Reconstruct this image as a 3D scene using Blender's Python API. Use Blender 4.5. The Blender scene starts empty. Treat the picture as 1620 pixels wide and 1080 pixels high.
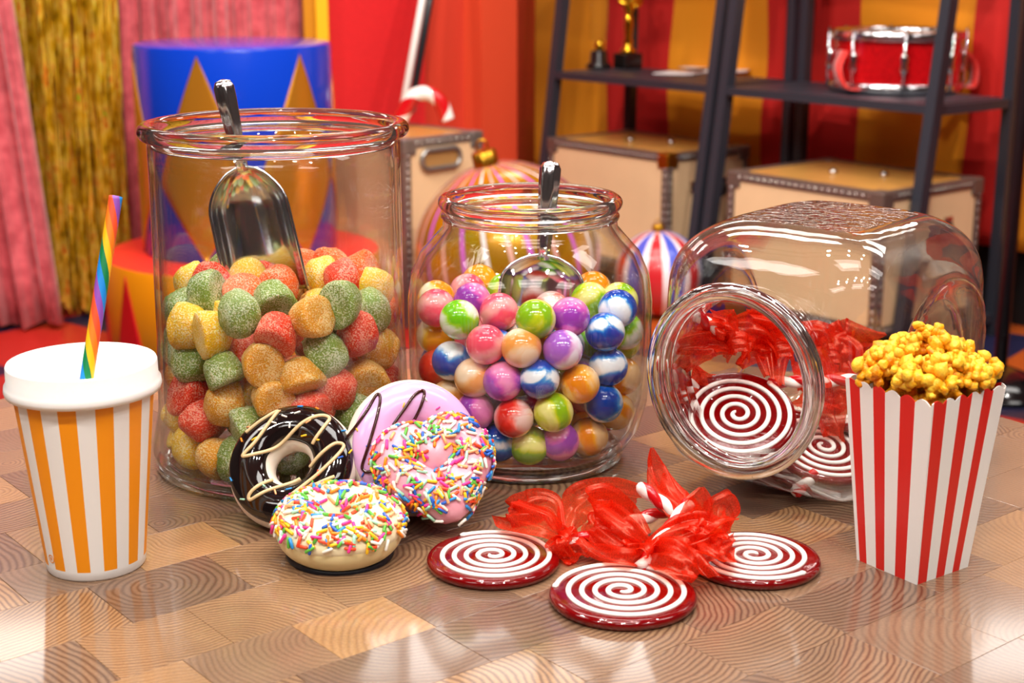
import bpy, math, random
import numpy as np
from mathutils import Vector, Matrix, noise as mnoise
R = math.radians
PI = math.pi
S = bpy.context.scene
C = S.collection
random.seed(7)
rng = np.random.RandomState(11)

# ------------------------------------------------------------------ camera
F = 2356.0
PITCH = R(14.6)
CAM = Vector((0, 0, 1.02))
TZ = 0.66
cd = bpy.data.cameras.new('camera'); cam = bpy.data.objects.new('camera', cd); C.objects.link(cam)
cam.location = CAM; cam.rotation_euler = (PI/2 - PITCH, 0, 0)
cd.sensor_width = 36; cd.lens = 36*F/1620; cd.clip_start = .02; cd.clip_end = 60
cd.dof.use_dof = True; cd.dof.focus_distance = 0.97; cd.dof.aperture_fstop = 11.5
S.camera = cam
FW = Vector((0, math.cos(PITCH), -math.sin(PITCH))); UP = Vector((0, math.sin(PITCH), math.cos(PITCH))); RT = Vector((1, 0, 0))
def ray(x, y): return FW + RT*((x-810)/F) - UP*((y-540)/F)
def atz(x, y, z): d = ray(x, y); return CAM + d*((z-CAM.z)/d.z)
def atY(x, y, Y): d = ray(x, y); return CAM + d*(Y/d.y)
def on_plane(x, y, p, n): d = ray(x, y); return CAM + d*((p-CAM).dot(n)/d.dot(n))

# ------------------------------------------------------------------ world, exposure
w = bpy.data.worlds.new('world'); S.world = w; w.use_nodes = True
w.node_tree.nodes['Background'].inputs[0].default_value = (.9, .93, 1, 1)
w.node_tree.nodes['Background'].inputs[1].default_value = .35
S.view_settings.view_transform = 'Standard'; S.view_settings.look = 'None'
S.view_settings.exposure = -0.2; S.view_settings.gamma = 1; S.view_settings.use_curve_mapping = False
cy = S.cycles
cy.use_denoising = True
cy.max_bounces = 14; cy.diffuse_bounces = 4; cy.glossy_bounces = 6; cy.transmission_bounces = 12; cy.transparent_max_bounces = 32
cy.sample_clamp_indirect = 6.0
PANEL_W = 18; SPOT_W = 11.5

# ------------------------------------------------------------------ helpers
def lin(h):
    h = h.lstrip('#'); o = []
    for i in (0, 2, 4):
        c = int(h[i:i+2], 16)/255
        o.append(c/12.92 if c <= .04045 else ((c+.055)/1.055)**2.4)
    return (*o, 1)
MATS = {}
def pm(name, col, rough=.5, metal=0, coat=0, trans=0, ior=1.45, sheen=0, sss=0, ssc=.005, emit=None, es=0, bump=0, bscale=100, var=0, vscale=20, spec=.5):
    if name in MATS: return MATS[name]
    m = bpy.data.materials.new(name); m.use_nodes = True; MATS[name] = m
    nt = m.node_tree; b = nt.nodes['Principled BSDF']
    c = lin(col) if isinstance(col, str) else col
    b.inputs['Base Color'].default_value = c
    b.inputs['Roughness'].default_value = rough; b.inputs['Metallic'].default_value = metal
    b.inputs['Coat Weight'].default_value = coat; b.inputs['Coat Roughness'].default_value = .04
    b.inputs['Transmission Weight'].default_value = trans; b.inputs['IOR'].default_value = ior
    b.inputs['Sheen Weight'].default_value = sheen
    b.inputs['Specular IOR Level'].default_value = spec
    if sss:
        b.inputs['Subsurface Weight'].default_value = sss; b.inputs['Subsurface Scale'].default_value = ssc
        b.inputs['Subsurface Radius'].default_value = (1, .6, .4)
    if emit:
        b.inputs['Emission Color'].default_value = lin(emit); b.inputs['Emission Strength'].default_value = es
    if bump or var:
        tc = nt.nodes.new('ShaderNodeTexCoord')
        if bump:
            n = nt.nodes.new('ShaderNodeTexNoise'); n.inputs['Scale'].default_value = bscale; n.inputs['Detail'].default_value = 3
            bp = nt.nodes.new('ShaderNodeBump'); bp.inputs['Strength'].default_value = bump; bp.inputs['Distance'].default_value = .002
            nt.links.new(tc.outputs['Object'], n.inputs['Vector']); nt.links.new(n.outputs['Fac'], bp.inputs['Height']); nt.links.new(bp.outputs['Normal'], b.inputs['Normal'])
        if var:
            n2 = nt.nodes.new('ShaderNodeTexNoise'); n2.inputs['Scale'].default_value = vscale; n2.inputs['Detail'].default_value = 4
            nt.links.new(tc.outputs['Object'], n2.inputs['Vector'])
            hs = nt.nodes.new('ShaderNodeMix'); hs.data_type = 'RGBA'
            hs.inputs[6].default_value = tuple(max(0, x*(1-var)) for x in c[:3])+(1,)
            hs.inputs[7].default_value = tuple(min(1, x*(1+var)) for x in c[:3])+(1,)
            nt.links.new(n2.outputs['Fac'], hs.inputs[0]); nt.links.new(hs.outputs[2], b.inputs['Base Color'])
    return m
def link(o, parent=None):
    C.objects.link(o)
    if parent is not None: o.parent = parent
    return o
def mesh(name, v, f, mats=None, parent=None, smooth=True, idx=None, loc=None):
    me = bpy.data.meshes.new(name)
    me.from_pydata([tuple(p) for p in v], [], [tuple(q) for q in f]); me.update()
    if mats is not None:
        for m in (mats if isinstance(mats, (list, tuple)) else [mats]): me.materials.append(m)
    if smooth: me.polygons.foreach_set('use_smooth', [True]*len(me.polygons))
    if idx is not None: me.polygons.foreach_set('material_index', list(idx))
    o = bpy.data.objects.new(name, me); link(o, parent)
    if loc is not None: o.location = loc
    return o
def tag(o, label=None, cat=None, group=None, kind=None):
    if label: o['label'] = label
    if cat: o['category'] = cat
    if group: o['group'] = group
    if kind: o['kind'] = kind
    return o
def thing(name, label, cat, loc=(0, 0, 0), rz=0, group=None):
    o = bpy.data.objects.new(name, None); o.empty_display_size = .05; link(o)
    o.location = loc; o.rotation_euler = (0, 0, rz)
    return tag(o, label, cat, group)
def box_data(x0, x1, y0, y1, z0, z1):
    v = [(x0,y0,z0),(x1,y0,z0),(x1,y1,z0),(x0,y1,z0),(x0,y0,z1),(x1,y0,z1),(x1,y1,z1),(x0,y1,z1)]
    f = [(0,3,2,1),(4,5,6,7),(0,1,5,4),(1,2,6,5),(2,3,7,6),(3,0,4,7)]
    return v, f
def box(name, x0, x1, y0, y1, z0, z1, mat, parent=None, bev=0):
    v, f = box_data(x0, x1, y0, y1, z0, z1)
    o = mesh(name, v, f, mat, parent, smooth=False)
    if bev:
        b = o.modifiers.new('b', 'BEVEL'); b.width = bev; b.segments = 2
    return o
def lathe_data(prof, n=64, closed=False, a0=0, a1=2*PI):
    full = abs(a1-a0-2*PI) < 1e-6
    v, f = [], []; k = len(prof); cols = n if full else n+1
    for i in range(cols):
        a = a0+(a1-a0)*i/n; c, s = math.cos(a), math.sin(a)
        for r, z in prof: v.append((r*c, r*s, z))
    for i in range(n):
        j = (i+1) % cols
        for q in range(k if closed else k-1):
            q2 = (q+1) % k
            f.append((i*k+q, j*k+q, j*k+q2, i*k+q2))
    return v, f
def lathe(name, prof, mat, parent=None, n=64, closed=False, smooth=True):
    v, f = lathe_data(prof, n, closed); return mesh(name, v, f, mat, parent, smooth)
def frames(pts, closed=False):
    pts = [Vector(p) for p in pts]; n = len(pts); T = []
    for i in range(n):
        a = pts[(i-1) % n] if closed or i > 0 else pts[0]; b = pts[(i+1) % n] if closed or i < n-1 else pts[-1]
        d = b-a; T.append(d.normalized() if d.length > 1e-9 else Vector((0, 0, 1)))
    u = T[0].orthogonal().normalized(); U = []
    for i in range(n):
        u = u-T[i]*u.dot(T[i])
        u = u.normalized() if u.length > 1e-6 else T[i].orthogonal().normalized()
        U.append(u.copy())
    return pts, T, U
def tube_data(pts, rad, n=8, cap=True, closed=False, twist=0, prof=None):
    pts, T, U = frames(pts, closed); v, f = [], []; m = len(pts)
    for i, p in enumerate(pts):
        r = rad[i] if isinstance(rad, (list, tuple)) else rad
        B = T[i].cross(U[i])
        for k in range(n):
            a = 2*PI*k/n + twist*i
            q = r*(prof(2*PI*k/n) if prof else 1)
            v.append(p+U[i]*(q*math.cos(a))+B*(q*math.sin(a)))
    for i in range(m if closed else m-1):
        j = (i+1) % m
        for k in range(n):
            f.append((i*n+k, i*n+(k+1) % n, j*n+(k+1) % n, j*n+k))
    if cap and not closed:
        f.append(tuple(range(n-1, -1, -1))); f.append(tuple((m-1)*n+k for k in range(n)))
    return v, f
def tube(name, pts, rad, mat, parent=None, n=8, closed=False):
    v, f = tube_data(pts, rad, n, True, closed); return mesh(name, v, f, mat, parent)
def bez(pts, n=40):
    P = [Vector(p) for p in pts]; out = []
    E = [P[0]*2-P[1]]+P+[P[-1]*2-P[-2]]
    segs = len(P)-1
    for s in range(segs):
        a, b, c, d = E[s:s+4]; m = max(2, n//segs)
        for i in range(m):
            t = i/m
            out.append(.5*((2*b)+(c-a)*t+(2*a-5*b+4*c-d)*t*t+(3*b-a-3*c+d)*t**3))
    out.append(P[-1]); return out
def join(*parts):
    V, Fc = [], []
    for v, f in parts:
        o = len(V); V += [tuple(p) for p in v]; Fc += [tuple(i+o for i in q) for q in f]
    return V, Fc
def rot_to(n, spin=0):
    n = Vector(n).normalized()
    return (n.to_track_quat('Z', 'Y').to_matrix() @ Matrix.Rotation(spin, 3, 'Z'))

# ------------------------------------------------------------------ glass
def glass_thin(name, tint, edge=.5, bump=0, bscale=200, e0=.62, e1=.92, bd=.002):
    m = bpy.data.materials.new(name); m.use_nodes = True; nt = m.node_tree; N = nt.nodes; L = nt.links
    N.remove(N['Principled BSDF']); out = N['Material Output']
    lw = N.new('ShaderNodeLayerWeight'); lw.inputs[0].default_value = .5
    pw = N.new('ShaderNodeMath'); pw.operation = 'POWER'; pw.inputs[1].default_value = 4.0; L.new(lw.outputs['Facing'], pw.inputs[0])
    ma = N.new('ShaderNodeMath'); ma.operation = 'MULTIPLY_ADD'; ma.inputs[1].default_value = .85; ma.inputs[2].default_value = .045; L.new(pw.outputs[0], ma.inputs[0])
    tr = N.new('ShaderNodeBsdfTransparent'); tr.inputs[0].default_value = (*tint, 1)
    gl = N.new('ShaderNodeBsdfGlass'); gl.inputs['Color'].default_value = (*tint, 1); gl.inputs['IOR'].default_value = 1.45; gl.inputs['Roughness'].default_value = 0
    mr = N.new('ShaderNodeMapRange'); mr.inputs[1].default_value = e0; mr.inputs[2].default_value = e1; mr.inputs[3].default_value = 0; mr.inputs[4].default_value = edge
    L.new(lw.outputs['Facing'], mr.inputs[0])
    mx = N.new('ShaderNodeMixShader'); L.new(mr.outputs[0], mx.inputs[0]); L.new(tr.outputs[0], mx.inputs[1]); L.new(gl.outputs[0], mx.inputs[2])
    gs = N.new('ShaderNodeBsdfGlossy'); gs.inputs['Roughness'].default_value = .0
    m2 = N.new('ShaderNodeMixShader'); L.new(ma.outputs[0], m2.inputs[0]); L.new(mx.outputs[0], m2.inputs[1]); L.new(gs.outputs[0], m2.inputs[2])
    L.new(m2.outputs[0], out.inputs[0])
    n = N.new('ShaderNodeTexNoise'); n.inputs['Scale'].default_value = bscale; n.inputs['Detail'].default_value = 2
    tc = N.new('ShaderNodeTexCoord'); L.new(tc.outputs['Object'], n.inputs['Vector'])
    bp = N.new('ShaderNodeBump'); bp.inputs['Strength'].default_value = bump; bp.inputs['Distance'].default_value = bd
    L.new(n.outputs['Fac'], bp.inputs['Height']); L.new(bp.outputs['Normal'], gs.inputs['Normal']); L.new(bp.outputs['Normal'], gl.inputs['Normal'])
    return m
def glass_solid(name, tint, rough=0, ior=1.46):
    m = bpy.data.materials.new(name); m.use_nodes = True; nt = m.node_tree; N = nt.nodes
    N.remove(N['Principled BSDF'])
    g = N.new('ShaderNodeBsdfGlass'); g.inputs['Color'].default_value = (*tint, 1); g.inputs['IOR'].default_value = ior; g.inputs['Roughness'].default_value = rough
    nt.links.new(g.outputs[0], N['Material Output'].inputs[0]); return m
G_BODY = glass_thin('jar_glass', (.975, .985, .982), .45, .25, 18)
G_EMB = glass_thin('embossed_glass', (.95, .965, .96), .75, 1.0, 150, .5, .9, .0035)
G_RIM = glass_solid('thick_glass', (.97, .99, .985))

# ------------------------------------------------------------------ room
M_white = pm('painted_white', '#e6e2dc', .7)
M_ceil = pm('ceiling_white', '#efeeea', .8)
M_warm = pm('wall_grey', '#5a5350', .8)
def structure(o): return tag(o, kind='structure')
def floor_mat():
    m = bpy.data.materials.new('harlequin_floor'); m.use_nodes = True; nt = m.node_tree; N = nt.nodes; L = nt.links
    b = N['Principled BSDF']; b.inputs['Roughness'].default_value = .35
    tc = N.new('ShaderNodeTexCoord'); mp = N.new('ShaderNodeMapping'); mp.inputs['Rotation'].default_value = (0, 0, R(38)); mp.inputs['Location'].default_value = (.13, .22, 0)
    ck = N.new('ShaderNodeTexChecker'); ck.inputs['Scale'].default_value = 2.6; ck.inputs[1].default_value = lin('#c02a22'); ck.inputs[2].default_value = lin('#20203f')
    ck2 = N.new('ShaderNodeTexChecker'); ck2.inputs['Scale'].default_value = 1.3
    mx = N.new('ShaderNodeMix'); mx.data_type = 'RGBA'
    L.new(tc.outputs['Object'], mp.inputs[0]); L.new(mp.outputs[0], ck.inputs[0]); L.new(mp.outputs[0], ck2.inputs[0])
    ml = N.new('ShaderNodeMath'); ml.operation = 'MULTIPLY'; L.new(ck2.outputs['Fac'], ml.inputs[0]); L.new(ck.outputs['Fac'], ml.inputs[1])
    L.new(ml.outputs[0], mx.inputs[0]); L.new(ck.outputs['Color'], mx.inputs[6]); mx.inputs[7].default_value = lin('#b4521c')
    L.new(mx.outputs[2], b.inputs['Base Color']); return m
structure(box('floor', -3.6, 3.6, -3, 7, -.05, 0, floor_mat()))
structure(box('ceiling', -3.6, 3.6, -3, 7, 3.1, 3.15, M_ceil))
structure(box('wall_back', -3.6, 3.6, 6.9, 7, 0, 3.1, M_white))
structure(box('wall_left', -3.7, -3.6, -3, 7, 0, 3.1, M_warm))
structure(box('wall_right', 3.6, 3.7, -3, 7, 0, 3.1, M_warm))
structure(box('wall_front', -3.6, 3.6, -3.1, -3, 0, 3.1, M_warm))

# light panels added for fill and tabletop haze; track spots (the room's own lamps)
M_frame = pm('added_panel_frame', '#e8e8e8', .5); M_dif = pm('added_panel_diffuser', '#ffffff', .5, emit='#fff6e8', es=1.0)
M_blk = pm('black_metal', '#1b1c21', .38, coat=.1)
k = 0
for iy, y in enumerate((-1.6, .8, 3.2, 5.6)):
    for ix, x in enumerate((-2.1, 0, 2.1)):
        t = thing('added_ceiling_panel', 'added white rectangular ceiling light panel, row %s from the camera end, %s' % (('first', 'second', 'third', 'fourth')[iy], ('left column', 'middle column', 'right column')[ix]), 'added light panel', (x, y, 3.1), 0, 'added light panels')
        fr = [box_data(-.66, .66, -.34, -.31, -.03, 0), box_data(-.66, .66, .31, .34, -.03, 0), box_data(-.66, -.63, -.31, .31, -.03, 0), box_data(.63, .66, -.31, .31, -.03, 0)]
        v, f = join(*fr); mesh('frame', v, f, M_frame, t, False)
        box('diffuser', -.63, .63, -.31, .31, -.012, -.004, M_dif, t)
        ld = bpy.data.lights.new('panel_light', 'AREA'); ld.shape = 'RECTANGLE'; ld.size = 1.2; ld.size_y = .58; ld.energy = PANEL_W; ld.color = (1, .965, .92)
        lo = bpy.data.objects.new('panel_light', ld); link(lo, t); lo.location = (0, 0, -.035)
def track(label, x0, x1, y, z, n, aim, energy):
    t = thing('track_light', label, 'track light', ((x0+x1)/2, y, z))
    hw = (x1-x0)/2
    box('rail', -hw-.1, hw+.1, -.018, .018, .1, .13, M_blk, t)
    for s in (-hw, hw): box('mount', s-.02, s+.02, -.02, .02, .13, 3.1-z, M_blk, t)
    for i in range(n):
        p = Vector((-hw+2*hw*i/(n-1), 0, 0)); d = (Vector(aim)-(Vector(t.location)+p)).normalized()
        hd = mesh('spot_head', *lathe_data([(0, -.16), (.03, -.16), (.045, -.13), (.048, 0), (.043, 0), (.04, -.1), (0, -.1)], 20), M_blk, t)
        hd.location = p; hd.rotation_mode = 'QUATERNION'; hd.rotation_quaternion = d.to_track_quat('Z', 'Y')
        ld = bpy.data.lights.new('spot_light', 'SPOT'); ld.energy = energy*12; ld.spot_size = R(75); ld.spot_blend = .6; ld.shadow_soft_size = .038; ld.color = (1, .95, .88)
        lo = bpy.data.objects.new('spot_light', ld); link(lo, t); lo.location = p+d*.03
        lo.rotation_mode = 'QUATERNION'; lo.rotation_quaternion = (-d).to_track_quat('Z', 'Y')
track('black ceiling track with a row of spotlights above the camera', -1.1, 1.1, -.2, 2.6, 5, (0, 1.0, .8), SPOT_W*.4)
track('black ceiling track with a row of spotlights above the table', -.9, .9, 1.5, 2.75, 4, (0, 1.0, .75), SPOT_W*.3)
track('black ceiling track with a row of spotlights lighting the backdrop', -1.5, 1.5, 2.3, 2.75, 5, (0, 4.8, .5), SPOT_W*.85)

# ------------------------------------------------------------------ background: curtains
def velvet(name, c1, c2):
    m = pm(name, c1, .8, sheen=.6, bump=.4, bscale=90); nt = m.node_tree; N = nt.nodes; b = N['Principled BSDF']
    tc = N.new('ShaderNodeTexCoord'); n = N.new('ShaderNodeTexNoise'); n.inputs['Scale'].default_value = 28; n.inputs['Detail'].default_value = 5
    nt.links.new(tc.outputs['Object'], n.inputs['Vector'])
    cr = N.new('ShaderNodeValToRGB'); cr.color_ramp.elements[0].position = .35; cr.color_ramp.elements[1].position = .7
    cr.color_ramp.elements[0].color = lin(c2); cr.color_ramp.elements[1].color = lin(c1)
    nt.links.new(n.outputs['Fac'], cr.inputs[0]); nt.links.new(cr.outputs[0], b.inputs['Base Color'])
    b.inputs['Sheen Tint'].default_value = (1, .8, .8, 1); return m
M_velvet = velvet('pink_velvet', '#e0646c', '#b53c46')
def curtain(name, label, pts_bot, pts_top, z0, z1, amp, folds, mat, cat='curtain', nx=240, nz=14, seed=0):
    # pleated cloth between two ground points at the hem and at the top
    a0, a1 = [Vector(p) for p in pts_bot]; b0, b1 = [Vector(p) for p in pts_top]
    v, f = [], []
    nrm = Vector((-(a1-a0).y, (a1-a0).x)).normalized()
    for j in range(nz+1):
        t = j/nz; l = a0.lerp(b0, t); r = a1.lerp(b1, t)
        for i in range(nx+1):
            s = i/nx; ph = s*folds*2*PI + seed + .5*math.sin(s*17+seed)
            d = amp*(math.sin(ph)+.35*math.sin(2.3*ph+1+t))*(.75+.25*math.sin(9*s+seed))*(1-.25*t)
            p = l.lerp(r, s)+nrm*d
            v.append((p.x, p.y, z0+(z1-z0)*t+(.008*math.sin(ph*.5) if j == 0 else 0)))
    for j in range(nz):
        for i in range(nx):
            q = j*(nx+1)+i; f.append((q, q+1, q+nx+2, q+nx+1))
    ctr = Vector(((a0.x+a1.x)/2, (a0.y+a1.y)/2, z0))
    o = mesh(name, [Vector(p)-ctr for p in v], f, mat, None, loc=ctr)
    sm = o.modifiers.new('thick', 'SOLIDIFY'); sm.thickness = .004
    return tag(o, label, cat)
def gp(x, y, Y): p = atY(x, y, Y); return (p.x, p.y)
def col_at(x, Y, z=.9):   # ground point of the pixel column x near row 250 at depth Y
    p = atY(x, 120, Y); return (p.x, p.y)
curtain('velvet_curtain', 'pink velvet curtain at the far left, sweeping in front of the gold tinsel', ((-1.85, 4.02), gp(99, 515, 4.05)), ((-1.95, 4.02), (-1.42, 4.05)), .015, 2.1, .028, 9, M_velvet, seed=1)
curtain('velvet_curtain', 'pink velvet curtain hanging behind the blue podium', (gp(198, 300, 4.5), (-.60, 4.62)), (col_at(203, 4.5), (-.60, 4.62)), .015, 2.1, .03, 8, M_velvet, seed=4)
def tinsel_mat():
    m = pm('gold_tinsel', '#d8ac20', .22, metal=.5, coat=.4); nt = m.node_tree; N = nt.nodes; b = N['Principled BSDF']
    tc = N.new('ShaderNodeTexCoord'); mp = N.new('ShaderNodeMapping'); mp.inputs['Scale'].default_value = (26, 26, 13)
    n = N.new('ShaderNodeTexNoise'); n.inputs['Scale'].default_value = 1.5; n.inputs['Detail'].default_value = 3
    nt.links.new(tc.outputs['Object'], mp.inputs[0]); nt.links.new(mp.outputs[0], n.inputs['Vector'])
    cr = N.new('ShaderNodeValToRGB'); e = cr.color_ramp.elements
    e[0].position = .3; e[0].color = lin('#8a6606'); e[1].position = .72; e[1].color = lin('#a8d828')
    x = e.new(.45); x.color = lin('#e8b818'); x = e.new(.58); x.color = lin('#ffe058'); x = e.new(.66); x.color = lin('#f07018')  # bright yellow and green stops paint the foil's sparkle into its colour
    nt.links.new(n.outputs['Fac'], cr.inputs[0]); nt.links.new(cr.outputs[0], b.inputs['Base Color']); return m
def tinsel():
    v, f = [], []; x0, x1 = -1.50, -1.10; rr = random.Random(3)
    for layer in range(3):
        for i in range(95):
            x = x0+(x1-x0)*(i+rr.random())/95; y = 4.18+layer*.03+.02*math.sin(i*.35+layer)
            ph = rr.random()*6; wv = .0075; L = .0+rr.random()*.06
            base = len(v)
            for j in range(31):
                z = L+(2.1-L)*j/30; a = 1.2*math.sin(ph+z*5)+rr.uniform(-.9, .9)
                dx, dy = wv*math.cos(a)*.5, wv*math.sin(a)*.5
                cx = x+.006*math.sin(z*4+ph); cy_ = y+.008*math.sin(z*3+ph*2)
                v.append((cx-dx, cy_-dy, z)); v.append((cx+dx, cy_+dy, z))
            for j in range(30):
                q = base+2*j; f.append((q, q+1, q+3, q+2))
    o = mesh('tinsel_curtain', v, f, tinsel_mat(), None, False)
    tag(o, 'shiny gold foil tinsel curtain between the two pink velvet curtains', 'curtain', kind='stuff')
tinsel()
# dark cloth wall close behind the curtains
structure(box('wall_curtain', -3.5, -.55, 4.75, 4.8, 0, 2.05, pm('backing_maroon', '#5a1a20', .8)))

# red wall panels and the yellow board between curtain and wall
def vboard(name, x0, Y0, x1, Y1, z1, mat, thick=.03, z0=0):
    a = Vector(col_at(x0, Y0)); b = Vector(col_at(x1, Y1)); d = (b-a); n = Vector((-d.y, d.x)).normalized()*thick
    p = [a, b, b+n, a+n]
    v = [(q.x, q.y, z0) for q in p]+[(q.x, q.y, z1) for q in p]
    f = [(0,3,2,1),(4,5,6,7),(0,1,5,4),(1,2,6,5),(2,3,7,6),(3,0,4,7)]
    return mesh(name, v, f, mat, None, False)
M_red1 = pm('red_glitter_wall', '#d62226', .45, var=.25, vscale=160)
M_red2 = pm('orange_red_paint', '#cc3a22', .5); M_red3 = pm('vermilion_paint', '#df4c2c', .5); M_red4 = pm('deep_red_paint', '#a8201a', .5)
structure(vboard('wall_red', 521, 4.6, 672, 4.8, 2.1, M_red1))
structure(vboard('wall_panel', 672, 4.85, 764, 4.95, 2.1, M_red2))
structure(vboard('trim_1', 762, 4.86, 818, 4.98, 2.1, M_red3, .12))
structure(vboard('trim_2', 818, 4.99, 846, 5.3, 2.1, M_red4))
structure(vboard('trim_3', 484, 4.55, 503, 4.56, 2.1, pm('amber_paint', '#c9820a', .45), .03))
structure(vboard('trim_4', 503, 4.54, 522, 4.55, 2.1, pm('yellow_paint', '#f5b414', .45), .05))

# ------------------------------------------------------------------ podiums
def podium(name, label, loc, r, h, body, pat, npat, hpat, diamond, phase, topmat):
    t = thing(name, label, 'podium', loc)
    lathe('body', [(0, 0), (r-.004, 0), (r, .004), (r, h-.012), (r-.003, h-.003)], body, t, 96)
    lathe('top', [(r-.003, h-.003), (r-.012, h), (0, h)], topmat, t, 96)
    for q in range(npat):
        a = phase+2*PI*q/npat; v, f = [], []; n = 16; half = PI/npat*(.98 if diamond else .7)
        z0, z1 = h-.02-hpat, h-.02
        for j in range(n+1):
            u = j/n; z = z1-(z1-z0)*u
            wd = (u/.62 if u < .62 else (1-u)/.38) if diamond else u
            for i in range(9): an = a+half*wd*(i/8*2-1); v.append(((r+.0015)*math.cos(an), (r+.0015)*math.sin(an), z))
        for j in range(n):
            for i in range(8): b = j*9+i; f.append((b, b+1, b+10, b+9))
        o = mesh('triangle_panel' if not diamond else 'diamond_panel', v, f, pat, t)
        so = o.modifiers.new('t', 'SOLIDIFY'); so.thickness = .003; so.offset = 0
    return t
M_blue = pm('blue_lacquer', '#073cc0', .22, coat=.5); M_gold = pm('gold_foil', '#d8922a', .25, metal=.6)
pc = atz(370, 78, .775)
podium('drum_podium', 'round blue podium with gold harlequin diamonds standing on the orange podium', (pc.x, pc.y-.02, .25), .257, .545, M_blue, M_gold, 6, .52, True, -PI/2-R(19.7)+R(10), M_blue)
podium('drum_podium', 'wide low orange podium with red triangles and red top under the blue podium', (pc.x+.01, pc.y-.05, 0), .365, .25, pm('orange_lacquer', '#ef9408', .4), pm('red_lacquer', '#c81016', .4), 12, .23, False, -R(134), pm('red_top', '#e83028', .4))

# ------------------------------------------------------------------ shelves, trunks, backdrop
E1 = Vector((.633, -.774, 0)); E2 = Vector((.774, .633, 0)); P0 = Vector((.119, 4.905, 0)); SH = math.atan2(E1.y, E1.x)
def stripes():
    D = .48; p = P0+E2*D; n = -E2
    ss = []
    for x in (836, 957, 1062, 1207, 1362, 1533, 1614, 1720, 1840):
        q = on_plane(x, 130, p, n); ss.append((q-p).dot(E1))
    mats = [pm('orange_cloth', '#e08a0c', .75, bump=.3, bscale=30), pm('red_cloth', '#c01812', .75, bump=.3, bscale=30)]
    v, f, idx = [], [], []; cols = []
    for k in range(len(ss)-1):
        for i in range(10): cols.append((ss[k]+(ss[k+1]-ss[k])*i/10, k % 2))
    cols.append((ss[-1], 0)); nz = 40
    for j in range(nz+1):
        z = .22+1.9*j/nz
        for s, _ in cols:
            d = .010*math.sin(s*9+1.3*math.sin(z*4))+.008*math.sin(z*13+s*3)+.006*mnoise.noise((s*6, z*7, 0))
            q = p+E1*s-E2*d; v.append((q.x, q.y, z))
    m = len(cols)
    for j in range(nz):
        for i in range(m-1): f.append((j*m+i, j*m+i+1, (j+1)*m+i+1, (j+1)*m+i)); idx.append(cols[i][1])
    o = mesh('striped_backdrop', v, f, mats, None, True, idx); so = o.modifiers.new('t', 'SOLIDIFY'); so.thickness = .003
    tag(o, 'hanging cloth backdrop with wide vertical orange and red stripes behind the shelves', 'backdrop')
    a = p+E1*(ss[0]); b = p+E1*ss[-1]
    q = [a+E2*.03, b+E2*.03, b+E2*.06, a+E2*.06]
    w_ = mesh('wall_shelf', [(u.x, u.y, 0) for u in q]+[(u.x, u.y, 2.08) for u in q], box_data(0,1,0,1,0,1)[1], pm('shadow_black', '#0d0c0e', .6), None, False)  # below the cloth hem this board's black stands in for floor shadow
    structure(w_)
stripes()
M_shelf = pm('charcoal_metal', '#2b2d36', .42)
def shelf_unit(label, o0, W):
    t = thing('ladder_shelf', label, 'shelf', o0, SH, 'black ladder shelving units')
    D = .37; pw = .03; lean = .13
    for x in (pw/2, W-pw/2):
        v, f = [], []
        for z in (0, 1.95):
            y = lean*(z-.65)
            v += [(x-pw/2, y, z), (x+pw/2, y, z), (x+pw/2, y+.035, z), (x-pw/2, y+.035, z)]
        mesh('front_post', v, box_data(0,1,0,1,0,1)[1], M_shelf, t, False)
        box('back_post', x-pw/2, x+pw/2, D-.03, D, 0, 1.95, M_shelf, t)
    for z in (.065, .65, 1.2, 1.7):
        y0 = lean*(z-.65)
        sh = box('shelf_board', pw+.001, W-pw-.001, y0+.036 if z != .65 else y0, D-.031, z-.022, z, M_shelf, t)
        for x in (0, W-pw): box('side_rail', x+.004, x+pw-.004, y0+.036, D-.031, z-.026, z-.002, M_shelf, sh)
    return t
shelf_unit('black ladder shelf on the left holding the trophies', P0, .730)
shelf_unit('black ladder shelf on the right holding the red drum', P0+E1*.750, .735)

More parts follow.
